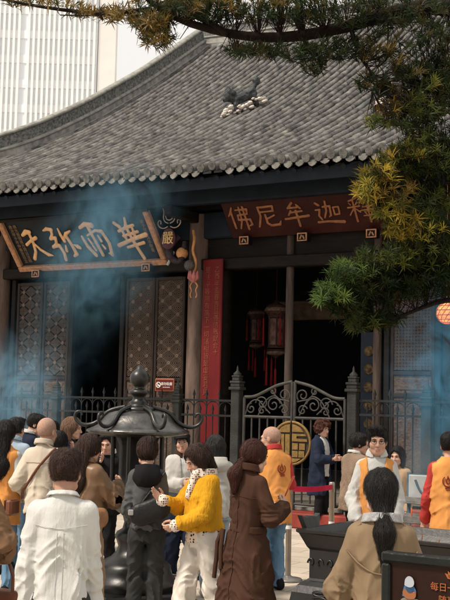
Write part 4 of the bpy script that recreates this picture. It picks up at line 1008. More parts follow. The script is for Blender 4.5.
def hand_segs(wr, a, n, t, curl, spread=1.0, thumb=.6):
    """palm and five fingers as tapered segments"""
    a, n, t = nrm(a), nrm(n), nrm(t); segs = []
    for k, (off, base) in enumerate(((.027, .086), (.009, .090), (-.010, .086), (-.027, .077))):
        kp = wr + a * base + t * off * 1.0
        segs.append((wr + a * .012 + t * off * .55, kp, .0155, .0115, 'palm'))
        L_ = (.074, .082, .076, .058)[k]; ang = 0; p = kp; dirv = a + t * off * 1.2 * spread
        c = curl * (1 + .12 * k)
        for s, (fr, r0, r1) in enumerate(((.44, .0098, .0088), (.31, .0088, .0080), (.25, .0080, .0066))):
            ang += c * (.75, 1.0, .7)[s]; dd = nrm(nrm(dirv) * math.cos(ang) + n * math.sin(ang)); q = p + dd * L_ * fr; segs.append((p, q, r0, r1, 'f%d' % k)); p = q
    p = wr + a * .022 + t * .026; ang = .75; q = p + nrm(a * .65 + t * .75 + n * .25 * thumb) * .042; segs.append((p, q, .0145, .0115, 'th'))
    r_ = q + nrm(a * .9 + t * (.35 - .5 * thumb) + n * .5 * thumb) * .032; segs.append((q, r_, .0112, .0098, 'th')); s_ = r_ + nrm(a * .9 + t * (.1 - .6 * thumb) + n * .6 * thumb) * .026; segs.append((r_, s_, .0096, .0072, 'th'))
    return segs
def hand_field(segs):
    palm = [s for s in segs if s[4] == 'palm']; groups = {}
    for s in segs:
        if s[4] != 'palm': groups.setdefault(s[4], []).append(s)
    def f(P):
        d = None
        for s in palm: e = cone(P, s[0], s[1], s[2], s[3]); d = e if d is None else smin(d, e, .012)
        for g_ in groups.values():
            e = None
            for s in g_: x = cone(P, s[0], s[1], s[2], s[3]); e = x if e is None else smin(e, x, .003)
            d = smin(d, e, .005)
        return d
    return f
def pinterp(z, prof):
    zz = np.array([p[0] for p in prof]); o = np.argsort(zz); zz = zz[o]
    return [np.interp(z, zz, np.array([p[i] for p in prof])[o]).astype(np.float32) for i in (1, 2, 3)]

class Person:
    def __init__(s, label, u, vtop, D, yaw, fem=False, hair='short', hm=None, skin=None, lean=0.0, head=(0, 0, 0), hands=None, build=1.0, poles=None, stance=.085, stride=0.0, curl=(.35, .35), handdir=(None, None), handn=(None, None), group=None, extra_drop=0, legs=True, hidden=False, hs=1.0):
        p = at(u, vtop, D); s.Hh = p[2]; s.k = s.Hh / 1.70; s.D = D; s.lean = lean; s.fem = fem; s.b = build * .79
        s.vox = min(max(D * .00105, .0062), .0165) / s.k
        s.loc = (p[0], p[1], 0); s.yaw = R(yaw); s.group = group
        s.sw = (.138 if fem else .157) * build
        s.hip = .078
        S = [s.lp((sd_ * (s.sw - .018), -.005, 1.362)) for sd_ in (-1, 1)]
        hd = hands or (None, None); s.arm = []
        for i, sd_ in enumerate((-1, 1)):
            W = hd[i] if hd[i] is not None else (sd_ * (s.sw + .055), .05, .86)
            W = (W[0] * .78, W[1], W[2])
            pole = (poles[i] if poles and poles[i] is not None else (sd_ * .55, -.8, -.1))
            pole = (pole[0] * .5, pole[1], pole[2])
            E_, W_ = ik(S[i], s.lp(W) if hd[i] is not None else W, .285, .245, pole); s.arm.append((S[i], E_, W_))
        s.leg = []
        for i, sd_ in enumerate((-1, 1)):
            hp_ = np.array((sd_ * s.hip, 0, .88)); ft = np.array((sd_ * stance, sd_ * stride, .085)); kn, an = ik(hp_, ft, .405, .395, (sd_ * .05, 1, 0)); s.leg.append((hp_, kn, an))
        s.HC = s.lp((0, .03, 1.582)); s.HC[1] += .02 * abs(math.sin(R(head[1]))) ; s.HR = rotm(R(head[0]), R(head[1]), R(head[2])) * 1.03 * hs
        s.pivot = s.lp((0, -.01, 1.476))
        s.HC = s.pivot + s.HR @ np.array((0, .035, .095))
        s.skin = skin or SKIN
        V = []; Fc = []; MI = []; nb = 0
        def push(v, f, mi=0):
            nonlocal nb
            V.append(v); Fc.append(f + nb); MI.append(np.full(len(f), mi)); nb += len(v)
        hv = max(.0052, s.vox * .62)
        v, f = snet(head_field, (-.105, -.125, -.225), (.105, .145, .135), hv); 
        fcz = v[f].mean(1); mi = np.zeros(len(f), int); mi[(np.abs(fcz[:, 0]) < .019) & (fcz[:, 1] > .084) & (fcz[:, 2] < -.052) & (fcz[:, 2] > -.072)] = 3
        V.append(v @ s.HR.T + s.HC); Fc.append(f + nb); MI.append(mi); nb += len(v)
        def ball(c, r, mi):
            m_ = MB(); m_.lathe([(r * math.sin(a), -r * math.cos(a)) for a in np.linspace(.01, math.pi - .01, 7)], 10); vv = np.array(m_.v) + np.array(c); ff = np.array(m_.f); push(vv @ s.HR.T + s.HC, ff, mi)
        for sd_ in (-1, 1):
            ball((sd_ * .031, .0755, .005), .0118, 1); ball((sd_ * .031, .0822, .005), .0062, 2)
            m_ = MB(); m_.tube([(sd_ * .014, .099, .024), (sd_ * .031, .097, .030), (sd_ * .049, .084, .025)], [.0032, .0038, .002], 6); push(np.array(m_.v) @ s.HR.T + s.HC, np.array([q for q in m_.f if len(q) == 4]), 2)
            m_ = MB(); m_.tube([(sd_ * .018, .0870, .009), (sd_ * .031, .0885, .0125), (sd_ * .045, .081, .008)], .0024, 5); push(np.array(m_.v) @ s.HR.T + s.HC, np.array([q for q in m_.f if len(q) == 4]), 2)
        # body under the clothes
        def bf(P):
            d = s.torso(P, [(.84, .14, .10, 0), (.95, .15, .105, -.01), (1.05, .125, .09, 0), (1.25, .145, .10, .0), (1.36, .15, .085, 0), (1.42, .09, .06, -.01), (1.47, .05, .05, -.015)], 1.47, .84)
            for S_, E_, W_ in s.arm: d = smin(d, cone(P, S_, E_, .045, .036), .03); d = smin(d, cone(P, E_, W_, .036, .024), .02)
            for h_, k_, a_ in s.leg: d = smin(d, cone(P, h_, k_, .058, .045), .03); d = smin(d, cone(P, k_, a_, .05, .034), .02)
            return d
        v, f = snet(bf, (-.5, -.5, .03), (.5, .6, 1.5), .022); push(v, f)
        s.hands = []
        for i, sd_ in enumerate((-1, 1)):
            S_, E_, W_ = s.arm[i]; a = nrm(W_ - E_) if handdir[i] is None else nrm(handdir[i])
            n = np.array((-sd_, .15, 0.)) if handn[i] is None else np.array(handn[i], float); n = nrm(n - a * (n @ a)); t = np.cross(a, n) * sd_
            sg = hand_segs(W_, a, n, t, curl[i]); s.hands.append((W_, a, n, t))
            lo = np.min([np.minimum(q[0], q[1]) for q in sg], 0) - .02; hi = np.max([np.maximum(q[0], q[1]) for q in sg], 0) + .02
            v, f = snet(hand_field(sg), lo, hi, max(.0042, s.vox * .5)); push(v, f)
        s.o = meshobj('person', np.concatenate(V) * s.k, np.concatenate(Fc), [s.skin, EYEW, EYED, LIP], None, True, np.concatenate(MI))
        s.o.location = s.loc; s.o.rotation_euler = (0, 0, s.yaw); tag(s.o, label, 'person', group)
        if hair:
            lo, hi = HAIR_BOX.get(hair, (-.14, .15)); fn = hair_field(hair); amp = {'curly': .045, 'short': .016, 'crop': .014, 'stubble': .0}.get(hair, .011)
            def hdsp(P):
                if hair == 'curly': return amp * (vnoise(P * 32, 5) - .5) + .02 * (vnoise(P * 62, 3) - .5)
                st = np.array((60, 60, 10)) if hair not in ('short', 'crop') else np.array((48, 48, 24)); return amp * (vnoise(P * st, 3) - .5) + amp * .6 * (vnoise(P * st * 1.9, 9) - .5)
            v, f = snet(fn, (-.15, -.23, lo), (.15, .16, hi + .03), max(.0055, s.vox * .62), hdsp)
            ho = meshobj('hair', (v @ s.HR.T + s.HC) * s.k, f, hm or H_BLACK, s.o)
            s.hair = ho
            if hair != 'stubble': s.strands(v, f, fn, hair, hm or H_BLACK)
        s.nw = 0
    def strands(s, v, f, fn, style, hm):
        # loose strands combed over the hair so that it does not read as one solid
        rg = np.random.default_rng(int(s.D * 100)); n = {True: 1500, False: 700}[s.D < 9.5]; n = int(n * (1.6 if style in ('verylong', 'long', 'lowpony') else 1)) if s.D < 15.5 else 0
        if not n: return
        c = v[f].mean(1); e1 = v[f[:, 1]] - v[f[:, 0]]; e2 = v[f[:, 3]] - v[f[:, 0]]; ar = np.linalg.norm(np.cross(e1, e2), axis=1); p = c[rg.choice(len(c), n, p=ar / ar.sum())].astype(np.float32) + rg.normal(0, .004, (n, 3)).astype(np.float32)
        def grad(P):
            h = .004; g = np.stack([fn(P + np.eye(3, dtype=np.float32)[i] * h) - fn(P - np.eye(3, dtype=np.float32)[i] * h) for i in range(3)], 1); return g / (np.linalg.norm(g, axis=1)[:, None] + 1e-6)
        off = rg.uniform(.001, .0065, n).astype(np.float32); crown = np.array((0, -.05, .15), np.float32); st = {'short': .015, 'crop': .008, 'curly': .010}.get(style, .022) * rg.uniform(.6, 1.3, n)
        if style in ('pony', 'bun'): aim = np.array((0, -.115, -.05 if style == 'pony' else .08), np.float32)
        rows = []; jit = rg.normal(0, .28 if style not in ('curly', 'short') else .7, (n, 3))
        for k in range(5):
            g = grad(p); d = fn(p); p = p - g * (d - off)[:, None]; rows.append(p.copy())
            if style in ('pony', 'bun'): fl = np.where((p[:, 2] > aim[2] - .03)[:, None] & (p[:, 1] > -.1)[:, None], aim - p, np.array((0, -.2, -1.0)))
            else: fl = (p - crown) * 3.0 + np.array((0, 0, -.55))
            fl = fl / (np.linalg.norm(fl, axis=1)[:, None] + 1e-6) + jit; fl = fl - g * (fl * g).sum(1)[:, None]; fl = fl / (np.linalg.norm(fl, axis=1)[:, None] + 1e-6); p = (p + fl * st[:, None]).astype(np.float32); off = off + rg.uniform(-.0004, .0022, n).astype(np.float32)
        Rw = np.stack(rows, 1); T = np.gradient(Rw, axis=1); N = np.stack([grad(Rw[:, k].astype(np.float32)) for k in range(5)], 1); sd_ = np.cross(T, N); sd_ /= np.linalg.norm(sd_, axis=2)[..., None] + 1e-9
        wv = np.array((.4, 1, .9, .6, .1)) * max(.0009, s.D * .00016); A = Rw + sd_ * wv[None, :, None]; B_ = Rw - sd_ * wv[None, :, None]; V = np.stack((A, B_), 2).reshape(-1, 3)
        b = (np.arange(n) * 10)[:, None] + np.arange(4)[None] * 2; F_ = np.stack((b, b + 1, b + 3, b + 2), -1).reshape(-1, 4)
        meshobj('loose_strands', (V @ s.HR.T + s.HC) * s.k, F_, hm, s.hair)
    def lp(s, p): p = np.array(p, float); p[1] += s.lean * max(0, p[2] - .92); return p
    def torso(s, P, prof, zt, zb, pw=2.3, y_open=None):
        z = P[:, 2]; a, b, c = pinterp(z, prof); c = c + s.lean * np.maximum(0, z - .92)
        q = (np.abs(P[:, 0] / (a * s.b)) ** pw + np.abs((P[:, 1] - c) / b) ** pw) ** (1 / pw); d = (q - 1) * np.minimum(a, b)
        return np.maximum(np.maximum(d, z - zt), zb - z)
    def folds(s, amp, seed):
        def f(P):
            w1 = (vnoise(P * 4.5, seed) - .5)[:, None] * 2.2; rid = lambda n: 1 - np.abs(2 * n - 1)
            n1 = rid(vnoise(P * np.array((13, 13, 1.8), np.float32) + w1, seed))
            sg = np.where(P[:, 0] > 0, 1, -1).astype(np.float32); D1 = np.stack((P[:, 0] * .75 * sg + P[:, 2] * .66, P[:, 1] * .5, P[:, 2] * .75 - P[:, 0] * .66 * sg), 1)
            n2 = rid(vnoise(D1 * np.array((22, 8, 5), np.float32) + w1 * .8, seed + 1))
            near = np.full(len(P), 9., np.float32)
            for S_, E_, W_ in s.arm: near = np.minimum(near, np.linalg.norm(P - E_.astype(np.float32), axis=1))
            wE = np.exp(-(near / .10) ** 2); n3 = rid(vnoise(P * np.array((12, 12, 34), np.float32) + w1 * 2, seed + 2))
            low = np.clip((1.42 - P[:, 2]) / .35, .25, 1)
            return -1.8 * amp * ((n1 ** 2 - .35) * 1.1 * low * (1 - .6 * wE) + (n2 ** 2 - .35) * .8 * low + (n3 ** 1.5 - .4) * 1.0 * wE)
        return f
    def top(s, name, m_, hem=.86, prof=None, sleeve=1.0, r=(.070, .058, .046), inf=0.0, fold=.010, cut=None, neck=1.47, loose=0.0, armhole=False, label=None, blend=.009):
        r = (r[0] * .83, r[1] * .88, r[2] * .88)
        if prof is None:
            g_ = .90 if s.fem else 1.0; w_ = .155 if s.fem else .165
            prof = [(.5, .215 * g_, .15, 0), (.80, .192 * g_ + loose, .142 + loose, -.01), (.95, .176 * g_ + loose, .135 + loose, -.012), (1.08, (.172 if s.fem else .184) * g_ + loose, .122 + loose, 0), (1.25, .192 * g_ + loose * .6, .128 + loose * .5, .004), (1.34, .188 * g_, .115, 0), (1.40, w_ * .98, .095, -.008), (1.435, w_ * .70, .078, -.014), (1.46, .080, .066, -.016), (1.5, .064, .060, -.02)]
        def f(P):
            d = s.torso(P, prof, neck, hem) - inf
            if sleeve > 0:
                for i, (S_, E_, W_) in enumerate(s.arm):
                    W2 = E_ + (W_ - E_) * max(0, (sleeve - .5) * 2) if sleeve > .5 else None
                    e = cone(P, S_, E_, r[0] + inf, r[1] + inf)
                    if W2 is not None:
                        e = smin(e, cone(P, E_, W2, r[1] + inf, r[2] + inf), .02); a = nrm(W2 - E_).astype(np.float32); e = smax(e, (P - W2.astype(np.float32)) @ a - .012, .008)
                    d = smin(d, e, blend + .035 * np.clip((P[:, 2] - 1.24) / .12, 0, 1))
            elif armhole:
                for i, (S_, E_, W_) in enumerate(s.arm): d = smin(d, ell(P, S_, (.055, .07, .06)), .03)
                for sd_, (S_, E_, W_) in zip((-1, 1), s.arm): d = smax(d, sd_ * P[:, 0] - (s.sw + .035), .01)
            d = np.maximum(d, hem - P[:, 2])
            if cut is not None: d = cut(P, d)
            return d
        lo = np.min([np.min(a, 0) for a in s.arm], 0); hi = np.max([np.max(a, 0) for a in s.arm], 0)
        mw = max(p[1] for p in prof) * s.b + .04; md = max(p[2] for p in prof) + .06 + abs(s.lean) * .5
        if sleeve <= 0: lo = np.array((-.3, -.3, 0)); hi = np.array((.3, .3, 0))
        lo = np.minimum(lo - .09, (-mw, -md, 0)); hi = np.maximum(hi + .09, (mw, md + .05, 0)); lo[2] = hem - .03; hi[2] = neck + .04
        if sleeve > 0: lo[2] = min(hem - .03, min(min(a[1][2], a[2][2]) for a in s.arm) - .10)
        if sleeve > 0 and lo[2] < hem - .04:
            body = f
            def f2(P):
                dt = s.torso(P, prof, neck, hem) - inf; d = dt
                for i, (S_, E_, W_) in enumerate(s.arm):
                    W2 = E_ + (W_ - E_) * max(0, (sleeve - .5) * 2); e = cone(P, S_, E_, r[0] + inf, r[1] + inf); e = smin(e, cone(P, E_, W2, r[1] + inf, r[2] + inf), .02); a = nrm(W2 - E_).astype(np.float32); e = smax(e, (P - W2.astype(np.float32)) @ a - .012, .008); d = smin(d, e, blend + .035 * np.clip((P[:, 2] - 1.24) / .12, 0, 1))
                below = P[:, 2] < hem; 
                if below.any():
                    e = None
                    for i, (S_, E_, W_) in enumerate(s.arm):
                        W2 = E_ + (W_ - E_) * max(0, (sleeve - .5) * 2); x = smin(cone(P, S_, E_, r[0] + inf, r[1] + inf), cone(P, E_, W2, r[1] + inf, r[2] + inf), .02); a = nrm(W2 - E_).astype(np.float32); x = smax(x, (P - W2.astype(np.float32)) @ a - .012, .008); e = x if e is None else np.minimum(e, x)
                    d = np.where(below, np.minimum(e, np.maximum(d, hem - P[:, 2])), d)
                if cut is not None: d = cut(P, d)
                return d
            ff = f2
        else: ff = f
        s.nw += 1
        o = solid(name, ff, lo, hi, s.vox, m_, s.o, s.folds(fold, s.nw * 7 + int(s.D * 10)), s.k)
        if label: o['label'] = label
        s.last = (f, lo, hi, prof); s.linf = inf; s.lastv = np.empty(len(o.data.vertices) * 3, np.float32); o.data.vertices.foreach_get('co', s.lastv); s.lastv = s.lastv.reshape(-1, 3) / s.k; return o
    def band(s, name, m_, z0, z1, th, prof=None, f=None, slope=0.0):
        g_, lo, hi, pr = s.last; pr = prof or pr
        def bf(P):
            d = s.torso(P, pr, 9, -9) - th; zc = P[:, 2] - slope * P[:, 0]; return smax(d, np.maximum(z0 - zc, zc - z1), .004)
        lo = np.array((-.36, -.36, z0 - .08)); hi = np.array((.36, .36, z1 + .08)); return solid(name, bf, lo, hi, s.vox * .8, m_, s.o, None, s.k)
    def collar(s, m_, h=.05, r=.072, th=.012, name='collar', openf=True, z=1.455, flare=.012):
        c = s.lp((0, -.018, z))
        def cf(P):
            x = P[:, 0] / 1.0; y = P[:, 1] - c[1]; zz = P[:, 2] - c[2] - .35 * (-y) * .6; rr = np.sqrt(x * x + (y * 1.02) ** 2); d = np.abs(rr - (r + flare * (1 - zz / h))) - th; d = np.maximum(d, np.abs(zz - h / 2) - h / 2)
            if openf: d = smax(d, -(np.maximum(np.abs(x) - .028, .03 - y)), .004)
            return d
        return solid(name, cf, c + (-.13, -.13, -.06), c + (.13, .13, h + .07), s.vox * .75, m_, s.o, None, s.k)
    def trousers(s, m_, r=(.095, .072, .062), waist=.98, name='trousers', fold=.010, cuff=.05):
        r = tuple(q * .87 for q in r)
        def f(P):
            d = s.torso(P, [(.80, .175 if s.fem else .17, .125, -.012), (.90, .178 if s.fem else .172, .128, -.012), (1.02, .15, .112, -.004)], waist, .82)
            for h_, k_, a_ in s.leg:
                a2 = np.array((a_[0], a_[1], cuff)); e = smin(cone(P, h_, k_, r[0], r[1]), cone(P, k_, a2, r[1], r[2]), .02); e = np.maximum(e, cuff - P[:, 2]); d = smin(d, e, .025)
            return d
        s.nw += 1; ym = max(abs(l[2][1]) for l in s.leg) + .16; xm = max(abs(l[2][0]) for l in s.leg) + .14
        return solid(name, f, (-max(.24, xm), -max(.2, ym), cuff - .03), (max(.24, xm), max(.24, ym), waist + .03), s.vox, m_, s.o, s.folds(fold, s.nw * 5 + 3), s.k)
    def skirt(s, m_, prof, z1, z0, name='skirt', fold=.012):
        s.nw += 1; mw = max(p[1] for p in prof) + .05
        return solid(name, lambda P: s.torso(P, prof, z1, z0, 2.1), (-mw, -mw, z0 - .03), (mw, mw, z1 + .03), s.vox, m_, s.o, s.folds(fold, s.nw), s.k)
    def shoes(s, m_, sole=None):
        for i, (h_, k_, a_) in enumerate(s.leg):
            c = a_
            def f(P):
                d = cone(P, (c[0], c[1] - .05, .05), (c[0] * 1.08, c[1] + .14, .035), .045, .038); d = smin(d, cone(P, (c[0], c[1] - .04, .09), (c[0], c[1] - .02, .05), .04, .045), .03); return np.maximum(d, .002 - P[:, 2])
            solid('shoe', f, (c[0] - .09, c[1] - .14, -.01), (c[0] + .1, c[1] + .24, .15), max(.010, s.vox), m_, s.o, None, s.k)
    def tubes(s, name, m_, lst, head=False, n=6):
        b = MB()
        for pts, r_ in lst:
            P = np.array(pts, float)
            if head: P = P @ s.HR.T + s.HC
            b.tube(P * s.k, [x * s.k for x in r_] if isinstance(r_, (list, tuple)) else r_ * s.k, n)
        return b.build(name, m_, s.o)
    def glasses(s):
        c = [([(sd_ * .031 + .021 * math.cos(q), .1, .004 + .016 * math.sin(q)) for q in np.linspace(0, 2 * math.pi, 15)], .0016) for sd_ in (-1, 1)]
        c += [([(-.011, .1, .008), (.011, .1, .008)], .0016)] + [([(sd_ * .051, .1, .008), (sd_ * .078, .04, .012), (sd_ * .08, -.01, .008)], .0016) for sd_ in (-1, 1)]
        return s.tubes('glasses', mat('glasses_frame', (.02, .02, .02), .3), c, True)
    def back_y(s, x, z, off=.004):
        k = (np.abs(s.lastv[:, 0] - x) < s.vox * 1.6) & (np.abs(s.lastv[:, 2] - z) < s.vox * 1.6)
        if k.any(): return float(s.lastv[k, 1].min()) - off * .5
        f, lo, hi, pr = s.last; a, b, c = [float(q) for q in pinterp(np.array([z]), pr)]
        a *= s.b; t = max(0, 1 - abs(x / a) ** 2.3) ** (1 / 2.3); return c + s.lean * max(0, z - .92) - b * t - off - s.linf
    def emblem(s, m_, x0, z0, r=.045):
        L_ = []
        for pts in ([(r * math.cos(q), r * math.sin(q)) for q in np.linspace(2.2, 7.1, 18)], [(-.012, -.02), (-.02, .0), (-.006, .025), (.0, .05), (.01, .022), (.018, 0), (.008, -.022), (-.012, -.02)], [(-.03, -r - .012), (.03, -r - .012)], [(-.02, -r - .028), (.034, -r - .028)]):
            L_.append(([(x0 + a, s.back_y(x0 + a, z0 + c, .008), z0 + c) for a, c in pts], .0052))
        return s.tubes('vest_emblem', m_, L_)
    def hold(s, p):                       # local reference point -> world
        q = np.array(p) * s.k; c, sn = math.cos(s.yaw), math.sin(s.yaw); return (s.loc[0] + q[0] * c - q[1] * sn, s.loc[1] + q[0] * sn + q[1] * c, q[2])

# cloth colours
C_white = cloth('white_cotton', (.52, .52, .50), .04, bump=.3, bscale=35, sheen=.05); C_cream = cloth('cream_cotton', (.48, .42, .34), .08); C_orange = cloth('vest_orange', (.66, .29, .085), .14); C_red = cloth('sleeve_red', (.42, .05, .045), .2)
C_jean = cloth('blue_denim', (.06, .13, .23), .35, col2=(.16, .28, .40)); C_bjean = cloth('black_denim', (.020, .021, .022), .4, scale=3, col2=(.05, .052, .052)); C_navy = cloth('navy_wool', (.016, .022, .040), .2); C_black = cloth('black_cloth', (.012, .012, .013), .25)
C_ltden = cloth('pale_denim', (.30, .38, .46), .15); C_brown = cloth('brown_wool', (.058, .029, .019), .18, scale=3); C_khaki = cloth('khaki_gabardine', (.20, .142, .088), .10); C_satin = mat('brown_satin', (.17, .098, .052), .42, .25, 6, .12, 14, spec=.4, stretch=(1, 1, .4)); C_tan = cloth('tan_cloth', (.42, .29, .18), .15)
C_grey = cloth('washed_grey', (.075, .078, .080), .3, scale=3); C_pale = cloth('pale_grey_cotton', (.46, .45, .42), .08); C_dbrown = cloth('dark_brown_knit', (.045, .024, .017), .25, bump=.5); C_taupe = cloth('taupe_knit', (.24, .175, .125), .15, bump=.5, bscale=150); C_yellow = cloth('mustard_knit', (.58, .29, .018), .12, bump=.5, bscale=60)
C_wtrou = cloth('ivory_trousers', (.60, .56, .50), .05); C_emb = mat('emblem_red', (.22, .03, .02), .7); C_leather = mat('tan_leather', (.36, .19, .10), .45, .2, 8, .2, 50); C_dleather = mat('brown_leather', (.15, .06, .035), .4, .25, 8, .2, 50); C_bleather = mat('black_leather', (.015, .015, .016), .4, .2, 8, .2, 50)
def dots_mat(name, base, dot, sc_, thr=.33):
    m_ = mat(name, base, .85, .05, 6); nt = m_.node_tree; N = nt.nodes; L = nt.links
    vo = N.new('ShaderNodeTexVoronoi'); vo.inputs['Scale'].default_value = sc_; vo.inputs['Randomness'].default_value = .35
    tc = N.new('ShaderNodeTexCoord'); L.new(tc.outputs['Object'], vo.inputs['Vector'])
    lt = N.new('ShaderNodeMath'); lt.operation = 'LESS_THAN'; lt.inputs[1].default_value = thr; L.new(vo.outputs['Distance'], lt.inputs[0])
    mx = N.new('ShaderNodeMix'); mx.data_type = 'RGBA'; b = N['Principled BSDF']; L.new(lt.outputs[0], mx.inputs['Factor']); L.new(b.inputs['Base Color'].links[0].from_socket, mx.inputs['A']); mx.inputs['B'].default_value = (*dot, 1); L.new(mx.outputs['Result'], b.inputs['Base Color']); return m_
C_dots = dots_mat('dotted_silk', (.68, .55, .44), (.03, .02, .02), 34); C_dots2 = dots_mat('leopard_silk', (.70, .60, .52), (.10, .05, .04), 55, .36)
GV = 'volunteers in orange vests'

def vest(p, m_=None, hem=.70, front=False):
    cut = None
    if front: cut = lambda P, d: smax(d, -np.maximum(np.abs(P[:, 0]) - (.035 + .10 * np.clip(P[:, 2] - .95, 0, .6)), .0 - P[:, 1]), .008)
    return p.top('orange_vest', m_ or C_orange, hem=hem, sleeve=0, inf=.016, armhole=True, fold=.010, loose=.012, cut=cut, neck=1.455)

# 1 white shirt, front left
p = Person('man with tousled dark hair in a loose white shirt, back turned, front left', 65, 450, 6.0, 4, hair='short', hm=H_BROWN, skin=SKIN2, head=(-4, 8, 0), hands=((-.25, .04, .80), (.22, .12, .84)), build=.93)
p.trousers(C_bjean); p.shoes(C_black)
p.top('white_shirt', C_white, hem=.66, r=(.080, .070, .056), loose=.006, fold=.013); p.collar(C_white, h=.026, r=.066, th=.009, z=1.45, flare=.018)
L_ = []
for z0, dz in ((1.285, 0),): L_.append(([(x, p.back_y(x, z0 + .02 * abs(x) / .15, .003), z0 + .02 * abs(x) / .15) for x in np.linspace(-.14, .14, 33)], .0019))
L_ += [([(sx, p.back_y(sx, z, .001), z) for z in np.linspace(1.27, .80, 24)], .0015) for sx in (-.018, .018)]; p.tubes('shirt_seams', C_white, L_)
# 2 khaki trench, front right
p = Person('woman in a khaki trench coat with low black ponytail and grey scarf, back turned', 382, 466, 5.3, -4, True, 'lowpony', H_BLACK, head=(4, 6, 0), hands=((-.16, .28, 1.06), (.16, .28, 1.06)), poles=((-.8, -.6, -.45), (.8, -.6, -.45)), build=.86, hs=.93)
p.trousers(C_black); p.shoes(C_black)
pr = [(.3, .27, .22, 0), (.80, .225, .17, -.01), (.98, .185, .14, -.01), (1.06, .178, .132, -.004), (1.25, .198, .138, .004), (1.34, .195, .122, 0), (1.40, .16, .10, -.008), (1.435, .115, .085, -.014), (1.46, .085, .07, -.016), (1.5, .07, .065, -.02)]
p.top('trench_coat', C_khaki, hem=.40, prof=pr, r=(.080, .070, .056), fold=.012); p.band('coat_belt', C_khaki, .985, 1.03, .012)
sl = [([(x, p.back_y(x, 1.30 - .10 * (1 - (x / .17) ** 2), .004), 1.30 - .10 * (1 - (x / .17) ** 2)) for x in np.linspace(-.17, .17, 15)], .004)]; p.tubes('storm_flap_edge', C_khaki, sl); p.tubes('back_seam', C_khaki, [([(0, p.back_y(0, z, .0), z) for z in np.linspace(1.18, .60, 30)], .003)] + [([(sg * (.135 + .012 * math.sin(t * 3)), -.02 - .05 * t, 1.40 - .03 * t), (sg * .10, p.back_y(sg * .10, 1.40, .0) * .6, 1.425)], .006) for sg in (-1, 1) for t in (.3,)])
p.collar(mat('grey_scarf', (.20, .20, .205), .9, .5, 30, .4, 60, col2=(.42, .42, .42)), h=.045, r=.072, th=.019, name='scarf', openf=False, z=1.425)
# 3 brown trench
p = Person('woman in a long dark brown belted coat with brown ponytail, holding incense', 250, 440.5, 8.6, -38, True, 'pony', H_AUB, head=(-18, 12, 0), hands=((-.05, .30, 1.12), (.21, .25, 1.17)), poles=((-1, -.5, -.6), (.6, -.3, -1)), curl=(.5, .75), handdir=(None, (-.25, .6, .55)), build=.89, stance=.06)
p.trousers(C_black, r=(.055, .055, .05), waist=.7); p.shoes(C_black)
pr = [(.1, .33, .27, 0), (.45, .295, .225, -.01), (.80, .25, .178, -.012), (.98, .178, .135, -.01), (1.05, .172, .126, -.004), (1.25, .188, .132, .004), (1.34, .185, .118, 0), (1.40, .155, .096, -.008), (1.435, .112, .08, -.014), (1.46, .085, .07, -.016), (1.5, .07, .065, -.02)]
p.top('long_coat', C_brown, hem=.16, prof=pr, r=(.078, .070, .060), fold=.013); p.band('coat_belt', C_brown, .99, 1.045, .014, slope=-.12); p.collar(C_brown, h=.06, r=.075, th=.012)
p.tubes('coat_seams', C_brown, [([(0, p.back_y(0, z, .0), z) for z in np.linspace(1.40, .30, 40)], .0032)] + [([(x, p.back_y(x, 1.27 - .12 * abs(x), .0), 1.27 - .12 * abs(x)) for x in np.linspace(-.13, .13, 20)], .003)])
p.tubes('belt_tail', C_brown, [([(-.16, -.12, 1.0), (-.19, -.15, .9), (-.18, -.17, .78), (-.20, -.17, .62)], .018), ([(-.14, -.14, 1.0), (-.13, -.18, .86), (-.12, -.19, .70)], .018)])
W_, a, n, t = p.hands[1]; q0 = W_ + a * .07 + n * .025
b = MB(); s0 = p.hold(q0); 
for k in (-1, 0, 1): e0 = p.hold(q0 + np.array((.01 * k, .16, .20))); b.tube([s0, e0], .0028, 5)
tag(b.build('incense_sticks', mat('incense_red', (.25, .06, .03), .8)), 'thin incense sticks held by the woman in the brown coat', 'incense')
# 4 mustard cardigan
p = Person('woman in a mustard yellow cardigan and ivory trousers, head bowed, one palm raised', 205, 443, 9.2, 122, True, 'bob', H_BROWN, head=(-6, 26, 0), hands=((-.02, .27, 1.00), (.10, .36, 1.20)), poles=((-1, -.5, -.4), (1, -.5, -.6)), curl=(.9, .12), stride=.16, stance=.11, handdir=(None, (-.05, .75, .55)), handn=(None, (-.9, -.2, .3)), build=.94)
p.trousers(C_wtrou, r=(.100, .092, .115), fold=.012); p.shoes(C_pale)
p.top('dotted_blouse', C_dots, hem=.845, sleeve=0, loose=.010, inf=.0, fold=.006); p.top('cardigan', C_yellow, hem=.95, r=(.070, .060, .050), sleeve=.95, loose=.018, inf=.012, fold=.010)
for i in (0, 1):
    S_, E_, W_ = p.arm[i]; d_ = nrm(W_ - E_); c0 = E_ + (W_ - E_) * .9
    solid('dotted_cuff', lambda P: smax(cone(P, c0, c0 + d_ * .04, .048, .056), (P - c0.astype(np.float32)) @ (-d_).astype(np.float32) - .005, .004), c0 - .09, c0 + .13, p.vox * .8, C_dots2, p.o, None, p.k)
sc_f = lambda P: smin(cone(P, p.lp((-.03, .10, 1.44)), p.lp((.0, .16, 1.24)), .035, .028), np.maximum(np.abs(np.sqrt(P[:, 0] ** 2 + (P[:, 1] - p.lp((0, 0, 1.44))[1]) ** 2) - .085) - .028, np.abs(P[:, 2] - 1.445) - .035), .02)
solid('leopard_scarf', sc_f, (-.16, -.14, 1.18), (.16, .40, 1.52), p.vox * .8, C_dots2, p.o, p.folds(.012, 77), p.k)
